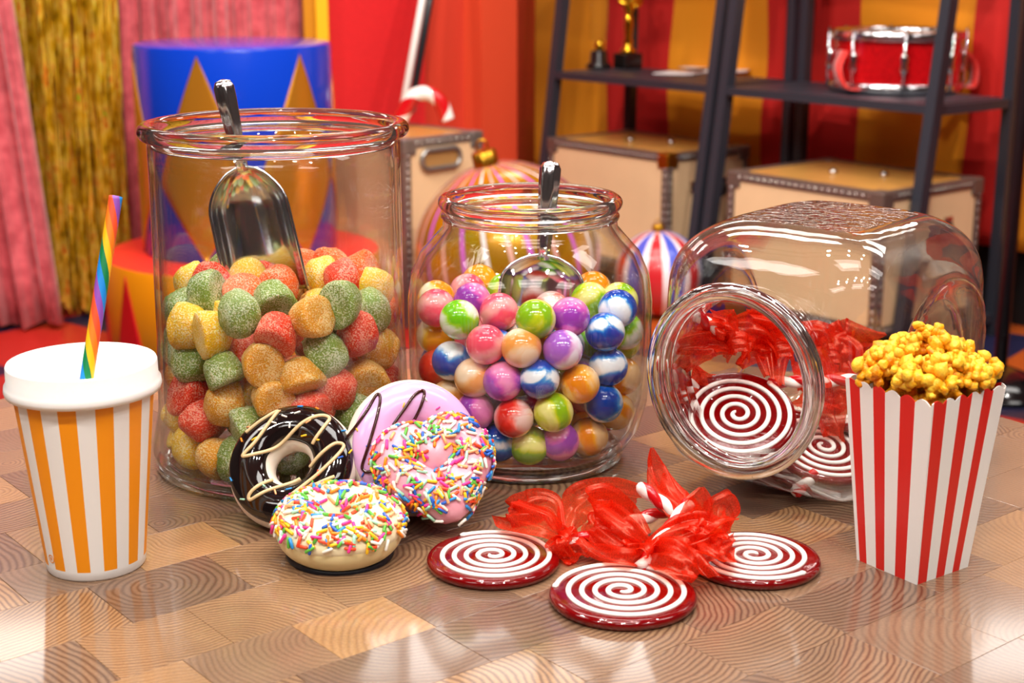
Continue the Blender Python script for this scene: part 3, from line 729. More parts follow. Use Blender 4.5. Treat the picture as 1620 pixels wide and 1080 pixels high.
def popcorn():
    ctr, ar, sb, st_, H = PB
    m = pm('cheddar_popcorn', '#ffc01e', .45, sss=.3, ssc=.004, bump=.5, bscale=500); nt = m.node_tree; N = nt.nodes
    tc = N.new('ShaderNodeTexCoord'); ns = N.new('ShaderNodeTexNoise'); ns.inputs['Scale'].default_value = 130; ns.inputs['Detail'].default_value = 3; nt.links.new(tc.outputs['Object'], ns.inputs[0])
    oi = N.new('ShaderNodeObjectInfo'); ad = N.new('ShaderNodeMath'); ad.operation = 'MULTIPLY_ADD'; ad.inputs[1].default_value = .22; nt.links.new(oi.outputs['Random'], ad.inputs[0]); nt.links.new(ns.outputs['Fac'], ad.inputs[2])
    cr = N.new('ShaderNodeValToRGB'); e = cr.color_ramp.elements; e[0].position = .38; e[0].color = lin('#e67c04'); e[1].position = .78; e[1].color = lin('#fdcc3c'); x = e.new(.56); x.color = lin('#f6a80e')
    nt.links.new(ad.outputs[0], cr.inputs[0]); nt.links.new(cr.outputs[0], N['Principled BSDF'].inputs['Base Color'])
    # one icosphere template
    import bmesh
    bm = bmesh.new(); bmesh.ops.create_icosphere(bm, subdivisions=2, radius=1); iv = [x.co.copy() for x in bm.verts]; iff = [tuple(x.index for x in fc.verts) for fc in bm.faces]; bm.free()
    rr = random.Random(21); variants = []
    for q in range(7):
        parts = []; nl = rr.randint(9, 13)
        for k in range(nl):
            if k == 0: c = Vector((0, 0, 0)); r_ = .0042
            else:
                d = Vector((rr.gauss(0, 1), rr.gauss(0, 1), rr.gauss(0, 1))).normalized(); r_ = rr.uniform(.0016, .0038); c = Vector((d.x, d.y, d.z*.75))*rr.uniform(.0042, .0072)
            sq = Vector((rr.uniform(.8, 1.2), rr.uniform(.8, 1.2), rr.uniform(.8, 1.2))); sd = rr.random()*50
            vv = []
            for p in iv:
                nn = 1+.38*mnoise.noise(p*1.5+Vector((sd, 0, 0)))+.22*mnoise.noise(p*3.6+Vector((0, sd, 0))); vv.append(c+Vector((p.x*sq.x, p.y*sq.y, p.z*sq.z))*r_*nn)
            parts.append((vv, iff))
        v, f = join(*parts)
        me = bpy.data.meshes.new('popcorn_piece'); me.from_pydata([tuple(p) for p in v], [], f); me.materials.append(m); me.polygons.foreach_set('use_smooth', [True]*len(me.polygons)); variants.append(me)
    ux = Vector((math.cos(ar), math.sin(ar), 0)); uy = Vector((-math.sin(ar), math.cos(ar), 0)); placed = []
    tries = 0
    while len(placed) < 230 and tries < 30000:
        tries += 1
        a, b = rr.uniform(-.5, .5), rr.uniform(-.5, .5)
        dd = max(abs(a), abs(b))*2; rad_ = math.hypot(a, b)*2
        top = H+.000+.028*max(0, 1-(rad_/1.35)**1.8)
        z = rr.uniform(H-.012, top)
        if z < top-.02: continue
        lim = (st_-.024) if z < H+.004 else st_-.006
        p = ctr+ux*(a*lim)+uy*(b*lim)+Vector((0, 0, z))
        if all((p-q).length > .0088 for q in placed): placed.append(p)
    for i, p in enumerate(placed):
        o = bpy.data.objects.new('popcorn_piece', variants[i % 7]); link(o); o.location = p; o.rotation_euler = (rr.random()*6, rr.random()*6, rr.random()*6); s = rr.uniform(.85, 1.15); o.scale = (s, s, s)
        tag(o, 'piece of yellow cheddar popcorn heaped in the striped box', 'popcorn', 'popcorn heaped in the striped box')
popcorn()

# ------------------------------------------------------------------ jars A and B
JA = Vector((-.1655, 1.040, TZ)); JB = Vector((.0130, 1.05, TZ))
def ring(name, r, z, a, b, mat, parent, n=96, m=16):
    return lathe(name, [(r+a*math.cos(2*PI*i/m), z+b*math.sin(2*PI*i/m)) for i in range(m)], mat, parent, n, True)
ta = thing('candy_jar', 'tall straight glass jar of sugared gumdrops', 'jar', JA)
lathe('body', [(0, .0035), (.088, .0035), (.0945, .008), (.0958, .016), (.0935, .028), (.0900, .045), (.0880, .10), (.0872, .215), (.0872, .2380), (.0832, .2380), (.0832, .215), (.0842, .10), (.0860, .045), (.0895, .028), (.0905, .016), (.087, .0095), (.080, .0070), (0, .0065)], G_BODY, ta, 128)
ring('rim', .0876, .2420, .0062, .0058, G_RIM, ta, 128)
ring('inner_ledge', .0839, .2335, .0022, .0025, G_RIM, ta, 128)
ring('foot_ring', .0885, .0042, .0055, .0040, G_RIM, ta, 128)
tb_ = thing('candy_jar', 'round-shouldered glass jar of marbled bouncy balls', 'jar', JB)
lathe('body', [(0, .005), (.060, .005), (.067, .008), (.073, .013), (.081, .026), (.0860, .045), (.0880, .07), (.0880, .120), (.0855, .138), (.0785, .154), (.0685, .165), (.0625, .172), (.0612, .183), (.0572, .183), (.0585, .171), (.065, .1615), (.0745, .151), (.0812, .136), (.0836, .12), (.0836, .07), (.0815, .046), (.0765, .028), (.069, .0165), (.06, .0125), (0, .0115)], G_BODY, tb_, 128)
ring('rim', .0605, .1890, .0052, .0052, G_RIM, tb_, 128)
ring('neck_ring', .0605, .1795, .0032, .0028, G_RIM, tb_, 128)
ring('foot_ring', .0635, .0048, .0060, .0047, G_RIM, tb_, 128)

def ray_cyl(x, y, ctr, rad):
    d = ray(x, y); o = CAM-ctr
    a = d.x**2+d.y**2; b = o.x*d.x+o.y*d.y; c = o.x**2+o.y**2-rad**2; D = b*b-a*c
    t_ = (-b-math.sqrt(D))/a if D > 0 else -b/a
    p = CAM+d*t_; q = Vector((p.x-ctr.x, p.y-ctr.y))
    if D <= 0: q = q.normalized()*rad; p = Vector((ctr.x+q.x, ctr.y+q.y, p.z))
    return p
def pack(front, ctr, rin, zfloor, ztop, r, nfill, seed, clear):
    rs = np.random.RandomState(seed); P = []; col = []
    for (x, y, c) in front:
        p = ray_cyl(x, y, ctr, rin-r)
        if p.z > TZ+ztop-r:
            p = atz(x, y, TZ+ztop-r); q = Vector((p.x-ctr.x, p.y-ctr.y))
            if q.length > rin-r: q = q.normalized()*(rin-r)
            p = Vector((ctr.x+q.x, ctr.y+q.y, p.z))
        P.append([p.x-ctr.x, p.y-ctr.y, p.z-TZ]); col.append(c)
    nf = len(P); cols = sorted(set(col))
    for _ in range(nfill):
        a = rs.rand()*2*PI; q = (rin-r)*math.sqrt(rs.rand()); P.append([q*math.cos(a), q*math.sin(a), zfloor+r+rs.rand()*(ztop-zfloor-2*r)]); col.append(cols[rs.randint(len(cols))])
    P = np.array(P); mob = np.where(np.arange(len(P)) < nf, .10, 1.0); target = P[:nf].copy()
    for it in range(320):
        d = P[:, None]-P[None]; L = np.sqrt((d**2).sum(2))+1e-9; ov = np.maximum(0, 2*r*1.0-L); np.fill_diagonal(ov, 0)
        wgt = mob[:, None]/(mob[:, None]+mob[None]); mv = (d/L[..., None]*(ov*wgt)[..., None]).sum(1)
        P += mv*.45
        P[nf:, 2] -= .00012
        P[:nf] += (target-P[:nf])*.12
        q = np.sqrt(P[:, 0]**2+P[:, 1]**2); lim = rin-r
        k = np.where(q > lim, lim/q, 1); P[:, 0] *= k; P[:, 1] *= k
        P[:, 2] = np.clip(P[:, 2], zfloor+r, ztop-r+.004)
    keep = list(range(nf)); kept = [P[i] for i in range(nf)]
    for i in range(nf, len(P)):
        dd = np.sqrt(((np.array(kept)-P[i])**2).sum(1)).min()
        if dd > 1.72*r: keep.append(i); kept.append(P[i])
    out = [(Vector(P[i])+Vector((ctr.x, ctr.y, TZ)), col[i], i < nf) for i in keep]
    (x0, x1, y0, y1, Y) = clear     # nothing stands before or in the bowl of the scoop
    def blocks_scoop(p):
        x, y = proj(p); return x0 < x < x1 and y0 < y < y1 and p.y < Y+.02
    return [q for q in out if not blocks_scoop(q[0])]
def proj(p):
    v = p-CAM; z = v.dot(FW); return 810+F*v.dot(RT)/z, 540-F*v.dot(UP)/z
ORD = ['first', 'second', 'third', 'fourth', 'fifth', 'sixth', 'seventh', 'eighth', 'ninth', 'tenth', 'eleventh', 'twelfth']
def row_labels(items, edges, fmt, rows):
    # each item found by its row in the pile and its place from the left
    out = {}
    for r_ in range(len(rows)):
        m = [(proj(p)[0], i) for i, (p, c, fr) in enumerate(items) if fr and edges[r_] <= proj(p)[1] < edges[r_+1]]
        m.sort()
        for k, (_, i) in enumerate(m): out[i] = fmt % (items[i][1], rows[r_], ORD[min(k, 11)])
    return out

# sugared gumdrops
def sugar(name, c, c2):
    m = pm('gumdrop_'+name, c, .42, sss=.55, ssc=.006, spec=.4); nt = m.node_tree; N = nt.nodes; L = nt.links; b = N['Principled BSDF']
    b.inputs['Subsurface Radius'].default_value = (1, .45, .15)
    tc = N.new('ShaderNodeTexCoord'); n1 = N.new('ShaderNodeTexNoise'); n1.inputs['Scale'].default_value = 950; n1.inputs['Detail'].default_value = 1; L.new(tc.outputs['Object'], n1.inputs[0])
    n2 = N.new('ShaderNodeTexNoise'); n2.inputs['Scale'].default_value = 60; n2.inputs['Detail'].default_value = 2; L.new(tc.outputs['Object'], n2.inputs[0])
    ad = N.new('ShaderNodeMath'); ad.operation = 'MULTIPLY_ADD'; ad.inputs[1].default_value = .5; L.new(n2.outputs['Fac'], ad.inputs[0]); L.new(n1.outputs['Fac'], ad.inputs[2])
    cr = N.new('ShaderNodeValToRGB'); e = cr.color_ramp.elements; e[0].position = .72; e[0].color = (0, 0, 0, 1); e[1].position = .88; e[1].color = (.7, .7, .7, 1); L.new(ad.outputs[0], cr.inputs[0])
    mx = N.new('ShaderNodeMix'); mx.data_type = 'RGBA'; L.new(cr.outputs[0], mx.inputs[0]); mx.inputs[6].default_value = lin(c); mx.inputs[7].default_value = lin(c2); L.new(mx.outputs[2], b.inputs['Base Color'])
    bp = N.new('ShaderNodeBump'); bp.inputs['Strength'].default_value = .8; bp.inputs['Distance'].default_value = .0012; L.new(n1.outputs['Fac'], bp.inputs['Height']); L.new(bp.outputs['Normal'], b.inputs['Normal'])
    return m
GM = {'orange': sugar('orange', '#fb6204', '#ffceae'), 'yellow': sugar('yellow', '#eeba1e', '#fff0c0'), 'amber': sugar('amber', '#d69014', '#f4dca8'), 'green': sugar('green', '#7a9038', '#e2e6c8'), 'red': sugar('red', '#dc3204', '#f6b49c')}
front = [(285,408,'green'),(328,412,'orange'),(386,403,'orange'),(398,383,'green'),(367,444,'orange'),(285,452,'yellow'),(322,472,'green'),(420,447,'red'),(440,414,'yellow'),(433,477,'green'),(490,412,'orange'),(506,442,'yellow'),(548,408,'green'),(570,437,'orange'),(597,405,'orange'),(618,415,'orange'),(593,458,'yellow'),(537,488,'green'),(588,502,'green'),(487,512,'amber'),(448,530,'red'),(553,540,'red'),(592,550,'amber'),(303,520,'yellow'),(338,536,'yellow'),(274,498,'green'),(268,548,'green'),(386,506,'green'),(300,576,'green'),(352,586,'green'),(418,574,'amber'),(484,592,'amber'),(520,562,'green'),(430,627,'amber'),(525,612,'red'),(300,622,'red'),(362,640,'amber'),(392,664,'green'),(322,676,'red'),(284,676,'yellow'),(268,722,'yellow'),(312,748,'yellow'),(366,748,'green'),(580,594,'amber'),(560,644,'green'),(480,644,'red'),(345,712,'amber'),(270,600,'amber'),(452,676,'amber'),(610,600,'red')]
GR = .0140
drops = pack(front, JA, .0842, .0070, .140, GR, 200, 3, (352, 476, 250, 376, 1.055))
def gumdrop_mesh(c, sd):
    prof = [(0, -.0108), (.007, -.0108), (.0128, -.0107), (.0150, -.0096), (.0156, -.0072), (.0150, -.002), (.0138, .0035), (.0120, .0078), (.0088, .0104), (.0040, .0114), (0, .0116)]
    v, f = lathe_data(prof, 26); rs = random.Random(sd); kx = rs.uniform(.93, 1.12)
    v = [Vector((x*kx, y/kx, z))*(1+.05*mnoise.noise((x*160+sd*9, y*160, z*160))+.03*mnoise.noise((x*500, y*500+sd, z*500))) for x, y, z in v]
    me = bpy.data.meshes.new('gumdrop'); me.from_pydata([tuple(p) for p in v], [], f); me.materials.append(GM[c]); me.polygons.foreach_set('use_smooth', [True]*len(me.polygons)); return me
gmesh = {c: [gumdrop_mesh(c, s) for s in range(3)] for c in GM}
lab = row_labels(drops, [0, 425, 465, 500, 545, 600, 655, 2000], '%s sugared gumdrop in the tall jar, %s row of the pile, %s from the left', ['top', 'second', 'third', 'fourth', 'fifth', 'sixth', 'bottom'])
rr = random.Random(8)
for i, (p, c, fr) in enumerate(drops):
    o = bpy.data.objects.new('gumdrop', gmesh[c][i % 3]); link(o); o.location = p; o.rotation_euler = (rr.uniform(-2.2, 2.2), rr.uniform(-2.2, 2.2), rr.random()*6.28)
    tag(o, lab.get(i, '%s sugared gumdrop buried deep in the tall jar of gumdrops' % c), 'gumdrop', 'gumdrops in the tall jar' if i in lab else '%s gumdrops buried in the tall jar' % c)

# marbled bouncy balls
def marble(name, cols, rough=.12):
    m = pm('ball_'+name, cols[0], rough, coat=.7); nt = m.node_tree; N = nt.nodes; L = nt.links
    tc = N.new('ShaderNodeTexCoord'); oi = N.new('ShaderNodeObjectInfo')
    of = N.new('ShaderNodeVectorMath'); of.operation = 'MULTIPLY_ADD'; cb = N.new('ShaderNodeCombineXYZ')
    for q in range(3): L.new(oi.outputs['Random'], cb.inputs[q])
    of.inputs[1].default_value = (3, 5, 7); L.new(cb.outputs[0], of.inputs[0]); L.new(tc.outputs['Object'], of.inputs[2])
    n = N.new('ShaderNodeTexNoise'); n.inputs['Scale'].default_value = 42; n.inputs['Detail'].default_value = 3; n.inputs['Distortion'].default_value = 1.6; L.new(of.outputs[0], n.inputs['Vector'])
    w_ = N.new('ShaderNodeTexWave'); w_.inputs['Scale'].default_value = 14; w_.inputs['Distortion'].default_value = 7; w_.inputs['Detail'].default_value = 2; w_.inputs['Detail Scale'].default_value = .8; L.new(of.outputs[0], w_.inputs['Vector'])
    mx = N.new('ShaderNodeMath'); mx.operation = 'MULTIPLY_ADD'; mx.inputs[1].default_value = .45; L.new(w_.outputs['Fac'], mx.inputs[0])
    h = N.new('ShaderNodeMath'); h.operation = 'MULTIPLY'; h.inputs[1].default_value = .75; L.new(n.outputs['Fac'], h.inputs[0]); L.new(h.outputs[0], mx.inputs[2])
    cr = N.new('ShaderNodeValToRGB'); e = cr.color_ramp.elements; e[0].position = .48; e[0].color = lin(cols[0]); e[1].position = .80; e[1].color = lin(cols[-1])
    if len(cols) > 2: x = e.new(.60); x.color = lin(cols[1])
    if len(cols) > 3: x = e.new(.68); x.color = lin(cols[2])
    L.new(mx.outputs[0], cr.inputs[0]); L.new(cr.outputs[0], N['Principled BSDF'].inputs['Base Color']); return m
BM = {'pink': marble('pink', ['#f0506a', '#f27888', '#f4a0a0']), 'yellow': marble('yellow', ['#f29a10', '#f6c21c', '#f4e6c8']), 'green': marble('green', ['#6fc010', '#9ad018', '#eef2e2']), 'lime': marble('lime', ['#8cbc18', '#c8d21c', '#f0ec8c']),
      'peach': marble('peach', ['#ee9a48', '#f4b878', '#f6d8b8']), 'red': marble('red', ['#d8281c', '#ee5a4a', '#f6d0c8']), 'purple': marble('purple', ['#9a3cae', '#d45ab8', '#ee8ec0']), 'lilac': marble('lilac', ['#a860c8', '#d890cc', '#f0e2f0']),
      'blue': marble('blue', ['#0a3fa6', '#1560c4', '#4a9ad8', '#f0f4f8']), 'orange': marble('orange', ['#ee8a0c', '#f6a81c', '#f4c890'])}
bfront = [(685,437,'pink'),(688,487,'yellow'),(676,530,'yellow'),(725,512,'green'),(757,423,'green'),(728,445,'yellow'),(742,465,'pink'),(791,495,'pink'),(836,515,'lime'),(771,547,'pink'),(829,541,'peach'),(872,492,'red'),(906,506,'purple'),(891,558,'lilac'),(930,437,'yellow'),(962,450,'orange'),(925,472,'green'),(978,478,'lime'),(970,497,'blue'),(960,525,'blue'),(961,580,'blue'),(955,637,'blue'),(722,570,'blue'),(687,582,'blue'),(662,575,'red'),(788,605,'purple'),(845,598,'blue'),(915,607,'orange'),(873,648,'lime'),(818,665,'red'),(750,642,'purple'),(712,632,'peach'),(757,600,'peach'),(674,615,'purple'),(888,700,'purple'),(944,692,'orange'),(836,712,'lime'),(788,700,'blue'),(988,650,'orange'),(800,425,'lime'),(662,490,'pink')]
BR = .0140
balls = pack(bfront, JB, .0825, .0125, .128, BR, 120, 5, (775, 925, 395, 488, 1.06))
import bmesh as _bm
def ball_mesh(c):
    bm = _bm.new(); _bm.ops.create_uvsphere(bm, u_segments=32, v_segments=18, radius=BR)
    me = bpy.data.meshes.new('bouncy_ball'); bm.to_mesh(me); bm.free(); me.materials.append(BM[c]); me.polygons.foreach_set('use_smooth', [True]*len(me.polygons)); return me
bmesh_ = {c: ball_mesh(c) for c in BM}
lab = row_labels(balls, [0, 455, 500, 540, 585, 630, 680, 2000], '%s marbled bouncy ball in the round-shouldered jar, %s row, %s from the left', ['top', 'second', 'third', 'fourth', 'fifth', 'sixth', 'bottom'])
for i, (p, c, fr) in enumerate(balls):
    q = math.hypot(p.x-JB.x, p.y-JB.y); 
    if p.z < TZ+.045:   # the jar narrows towards its foot
        lim = .0835-BR-.012*max(0, (TZ+.045-p.z)/.02)
        if q > lim: p = Vector((JB.x+(p.x-JB.x)*lim/q, JB.y+(p.y-JB.y)*lim/q, p.z))
    o = bpy.data.objects.new('bouncy_ball', bmesh_[c]); link(o); o.location = p; o.rotation_euler = (rr.random()*6, rr.random()*6, rr.random()*6)
    tag(o, lab.get(i, '%s marbled bouncy ball deep inside the round-shouldered jar' % c), 'ball', 'bouncy balls in the jar' if i in lab else '%s bouncy balls deep in the jar' % c)

# ------------------------------------------------------------------ scoops
M_steel = pm('polished_aluminium', '#dcdee0', .13, metal=1, bump=.06, bscale=60)
def scoop(label, neck, tilt_x, tilt_y, W, L, hl):
    t = thing('candy_scoop', label, 'scoop', neck); t.rotation_euler = (tilt_x, tilt_y, 0)
    n, m = 26, 22; v, f = [], []
    for j in range(n+1):
        u = j/n; g = math.sin(min(1, u/.34)*PI/2)**.55 if u > 0 else .02
        wd = W*g*(1+.06*u); dp = W*.85*g
        z = -L*u
        for i in range(m+1):
            a = -PI/2+PI*i/m; v.append((wd*math.sin(a), dp*math.cos(a)-.35*dp*(1-0), z))
    for j in range(n):
        for i in range(m): b = j*(m+1)+i; f.append((b, b+1, b+m+2, b+m+1))
    o = mesh('bowl', v, f, M_steel, t); so = o.modifiers.new('t', 'SOLIDIFY'); so.thickness = .0016; so.offset = 0
    # rolled edge around the mouth of the bowl
    edge = [v[j*(m+1)] for j in range(n, -1, -1)]+[v[j*(m+1)+m] for j in range(1, n+1)]
    tube('rolled_edge', edge, .0012, M_steel, t, 8)
    hp = [(0, .001, -.004), (0, .0, .006), (0, 0, .02), (0, 0, hl*.5), (0, 0, hl*.85), (0, 0, hl), (0, 0, hl+.004), (0, 0, hl+.0055)]; hr = [.004, .0050, .0055, .0064, .0074, .0074, .0055, .001]
    vv, ff = tube_data(hp, hr, 32, True, False, 0, lambda a: 1+.07*math.cos(6*a)); mesh('handle', vv, ff, M_steel, t)
    return t
scoop('aluminium scoop standing in the tall jar of gumdrops', atY(382, 262, 1.055), R(-4), R(-11), .0275, .095, .056)
scoop('aluminium scoop standing in the jar of bouncy balls', atY(860, 402, 1.062), R(-10), R(4.5), .029, .060, .062)

# ------------------------------------------------------------------ donuts
SPC = ['#f4efe2', '#f4efe2', '#f23a96', '#f58a1c', '#f2c01c', '#2c8cd0', '#5cb03c', '#ee4a26', '#f6b07a', '#2a62c8', '#a8e0c0']
def capsule(c):
    r_, L = .00105, .0072; n = 7; v, f = [], []
    prof = [(-L/2, r_*.35), (-L/2+r_*.6, r_), (L/2-r_*.6, r_), (L/2, r_*.35)]
    for x, q in prof:
        for k in range(n): a = 2*PI*k/n; v.append((x, q*math.cos(a), q*math.sin(a)))
    for j in range(3):
        for k in range(n): f.append((j*n+k, j*n+(k+1) % n, (j+1)*n+(k+1) % n, (j+1)*n+k))
    f += [tuple(range(n-1, -1, -1)), tuple(3*n+k for k in range(n))]
    me = bpy.data.meshes.new('sprinkle'); me.from_pydata(v, [], f); me.materials.append(pm('sprinkle_'+c[1:], c, .35, coat=.2)); me.polygons.foreach_set('use_smooth', [True]*len(me.polygons)); return me
SPM = [capsule(c) for c in SPC]
def circle_path(Rm, n=96): return [Vector((Rm*math.cos(2*PI*i/n), Rm*math.sin(2*PI*i/n), 0)) for i in range(n)]
def heart_path(width, n=144):
    p = []
    for i in range(n):
        a = 2*PI*i/n; p.append((16*math.sin(a)**3, 13*math.cos(a)-5*math.cos(2*a)-2*math.cos(3*a)-math.cos(4*a)))
    p = np.array(p); p[:, 1] += 2.5
    q = np.vstack([p, p[:1]]); s = np.r_[0, np.cumsum(np.sqrt((np.diff(q, axis=0)**2).sum(1)))]; u = np.linspace(0, s[-1], n, endpoint=False)
    p = np.c_[np.interp(u, s, q[:, 0]), np.interp(u, s, q[:, 1])]
    p[:, 1] -= 2.0*np.exp(-(p[:, 0]/3.0)**2)*(p[:, 1] > 0)
    for _ in range(34): p = (np.roll(p, 1, 0)+2*p+np.roll(p, -1, 0))/4
    p = p[::-1]*width/(p[:, 0].max()-p[:, 0].min())
    # even spacing
    q = np.vstack([p, p[:1]]); s = np.r_[0, np.cumsum(np.sqrt((np.diff(q, axis=0)**2).sum(1)))]; u = np.linspace(0, s[-1], n, endpoint=False)
    return [Vector((np.interp(x, s, q[:, 0]), np.interp(x, s, q[:, 1]), 0)) for x in u]
class Donut:
    def __init__(s, name, label, center, normal, spin, path, r, zs, dough, icing, v0=-20, v1=200, wav=8, base=None, edge_noise=1.0):
        s.path = path; s.r = r; s.zs = zs; n = len(path); s.n = n
        s.nrm = []
        for i in range(n):
            d = (path[(i+1) % n]-path[i-1]).normalized(); s.nrm.append(Vector((d.y, -d.x, 0)))
        s.t = thing(name, label, 'donut', center); s.t.rotation_mode = 'QUATERNION'; s.t.rotation_quaternion = rot_to(normal, spin).to_quaternion()
        m = 36; v, f = [], []
        for i in range(n):
            for k in range(m): v.append(s.pt(i, 2*PI*k/m, 0))
        for i in range(n):
            for k in range(m): f.append((i*m+k, ((i+1) % n)*m+k, ((i+1) % n)*m+(k+1) % m, i*m+(k+1) % m))
        mesh('dough', v, f, dough, s.t)
        q = 28; v, f = [], []; s.v0, s.v1 = v0, v1
        for i in range(n):
            a = R(v0+edge_noise*wav*(mnoise.noise((math.cos(2*PI*i/n)*1.6, math.sin(2*PI*i/n)*1.6, r*900)))); b = R(v1+edge_noise*wav*.5*mnoise.noise((math.cos(2*PI*i/n)*2+7, math.sin(2*PI*i/n)*2, r*500)))
            for k in range(q+1):
                u = k/q; e = abs(2*u-1); off = .0015*(1-e**10)-.0004*e**10*1.0
                v.append(s.pt(i, a+(b-a)*u, off))
        for i in range(n):
            for k in range(q): f.append((i*(q+1)+k, ((i+1) % n)*(q+1)+k, ((i+1) % n)*(q+1)+k+1, i*(q+1)+k+1))
        s.ic = mesh('icing', v, f, icing, s.t)
    def pt(s, i, v, off): return s.path[i]+s.nrm[i]*((s.r+off)*math.cos(v))+Vector((0, 0, (s.r+off)*s.zs*math.sin(v)))
    def sprinkles(s, n, vr, seed, cols=None, lift=.0022, mind=0, scale=1, more=0):
        rr = random.Random(seed); got = []; extra = []; eidx = []
        tries = 0
        while len(got) < n+more and tries < (n+more)*40:
            tries += 1
            i = rr.randrange(s.n); v = R(rr.uniform(*vr))
            # even out over area: the outer side is longer than the inner side
            if rr.random() > .55+.45*math.cos(v): continue
            p = s.pt(i, v, lift+rr.random()*.0008)
            if mind and any((p-g).length < mind for g in got): continue
            got.append(p)
            nn = (s.nrm[i]*math.cos(v)+Vector((0, 0, math.sin(v)/s.zs))).normalized(); t1 = Vector((-s.nrm[i].y, s.nrm[i].x, 0)); t2 = nn.cross(t1)
            a = rr.random()*PI; x = (t1*math.cos(a)+t2*math.sin(a)+nn*rr.uniform(-.14, .22)).normalized(); z = (nn-x*nn.dot(x)).normalized(); y = z.cross(x)
            ci = rr.choice(cols) if cols else rr.randrange(len(SPM))
            M = (Matrix((x, y, z)).transposed()*scale).to_4x4(); M.translation = p
            if len(got) <= n:
                o = bpy.data.objects.new('sprinkle', SPM[ci]); link(o, s.ic); o.matrix_local = M
            else:
                me = SPM[ci]; extra.append(([M @ q.co for q in me.vertices], [tuple(f.vertices) for f in me.polygons])); eidx += [ci]*len(me.polygons)
        if extra:
            v, f = join(*extra); tag(mesh('loose_sprinkles', v, f, [m.materials[0] for m in SPM], s.ic, True, eidx), kind='stuff')
    def drizzle(s, polylines, Rm, mat, rad):
        n = rot = s.t.rotation_quaternion.to_matrix(); N_ = n @ Vector((0, 0, 1)); c = Vector(s.t.location); top = c+N_*(s.r*s.zs*.9)
        for pl in polylines:
            pts = []
            for (x, y) in pl:
                w_ = on_plane(350+x*.3055, 590+y*.3055, top, N_); pts.append(n.transposed() @ (w_-c))
            out = []
            for p in bez(pts, 14*len(pts)):
                rho = math.hypot(p.x, p.y); q = max(-.93, min(.97, (rho-Rm)/(s.r+.0015))); f_ = (Rm+q*(s.r+.0015))/max(rho, 1e-5)
                out.append(Vector((p.x*f_, p.y*f_, s.zs*(s.r+.0022)*math.sqrt(1-q*q))))
            tube('drizzle', out, rad, mat, s.ic, 8)
M_dcream = pm('cream_dough', '#efe2d2', .4, sss=.2, ssc=.004); M_choc = pm('black_chocolate', '#120b0b', .07, coat=.9, bump=.15, bscale=70); M_pinkice = pm('lilac_pink_icing', '#dba8d6', .25, coat=.4); M_pinkd = pm('pink_dough', '#e88c9c', .35, sss=.2); M_pink = pm('pink_icing', '#f2a8b8', .3, coat=.2)
M_yd = pm('custard_dough', '#ecd9a2', .4, sss=.2, ssc=.004); M_yi = pm('custard_icing', '#f4e8c0', .35); M_bei = pm('beige_drizzle', '#dfc292', .35); M_brown = pm('dark_drizzle', '#3a1410', .12, coat=.6)
def donut_center(px_, py_, n, Rm, r):
    n = Vector(n).normalized(); z = TZ+Rm*math.sqrt(max(0, 1-n.z**2))+r; return atz(px_, py_, z)
n1 = Vector((-.16, -.74, .655)); c1 = donut_center(466, 737, n1, .0268, .0148); c1.y -= .004
d1 = Donut('ring_donut', 'chocolate glazed donut with beige zigzag drizzle leaning on the tall jar', c1, n1, 0, circle_path(.0275), .0150, .95, M_dcream, M_choc, 24, 142, 6)
d1.drizzle([[(130,310),(210,250),(295,200),(240,290),(180,370),(120,440),(220,410),(330,340),(440,260),(520,222),(560,235),(530,300),(475,370)], [(455,480),(530,420),(600,370),(635,378),(600,440),(520,520),(430,590),(345,665),(450,610),(590,540)], [(262,550),(190,600),(150,640),(160,660),(240,620),(330,575),(400,535)]], .0275, M_bei, .0012)
d1.sprinkles(26, (35, 120), 4, mind=.006, lift=.0014, scale=.62)
n2 = Vector((.36, -.86, .36)); c2 = donut_center(653, 708, n2, .030, .0155)
d2 = Donut('ring_donut', 'lilac pink glazed donut with dark drizzle standing behind the heart donut', c2, n2, 0, circle_path(.0290), .0162, .92, M_dcream, M_pinkice, 26, 165, 3)
d2.drizzle([[(655,350),(700,280),(760,190),(810,112),(825,125),(800,230),(765,350),(732,470),(740,505),(770,510),(800,480)], [(885,270),(940,190),(990,120),(1035,92),(1045,110),(1020,190),(985,280)]], .0290, M_brown, .0011)
d2.sprinkles(16, (40, 110), 9, mind=.006, lift=.0013, scale=.5)
n3 = Vector((.20, -.70, .66)); c3 = atz(692, 750, TZ+.0365)
d3 = Donut('heart_donut', 'pink heart-shaped donut covered in rainbow sprinkles', c3, n3, R(9), heart_path(.0500), .0136, 1.1, M_pinkd, M_pink, -5, 200, 4)
d3.sprinkles(300, (-2, 165), 12, more=170)
c4 = Vector((-.1060, .858, TZ+.0185))
d4 = Donut('ring_donut', 'cream iced donut with rainbow sprinkles lying flat in front', c4, (.02, -.10, 1), 0, circle_path(.0236), .0156, .98, M_yd, M_yi, 0, 195, 6)
d4.sprinkles(300, (8, 150), 15, more=90)
o = lathe('base_plate', [(0, -.0180), (.031, -.0180), (.0335, -.0165), (.0335, -.0135), (.031, -.0125), (0, -.0125)], pm('black_rubber', '#12151f', .4), d4.t, 48)

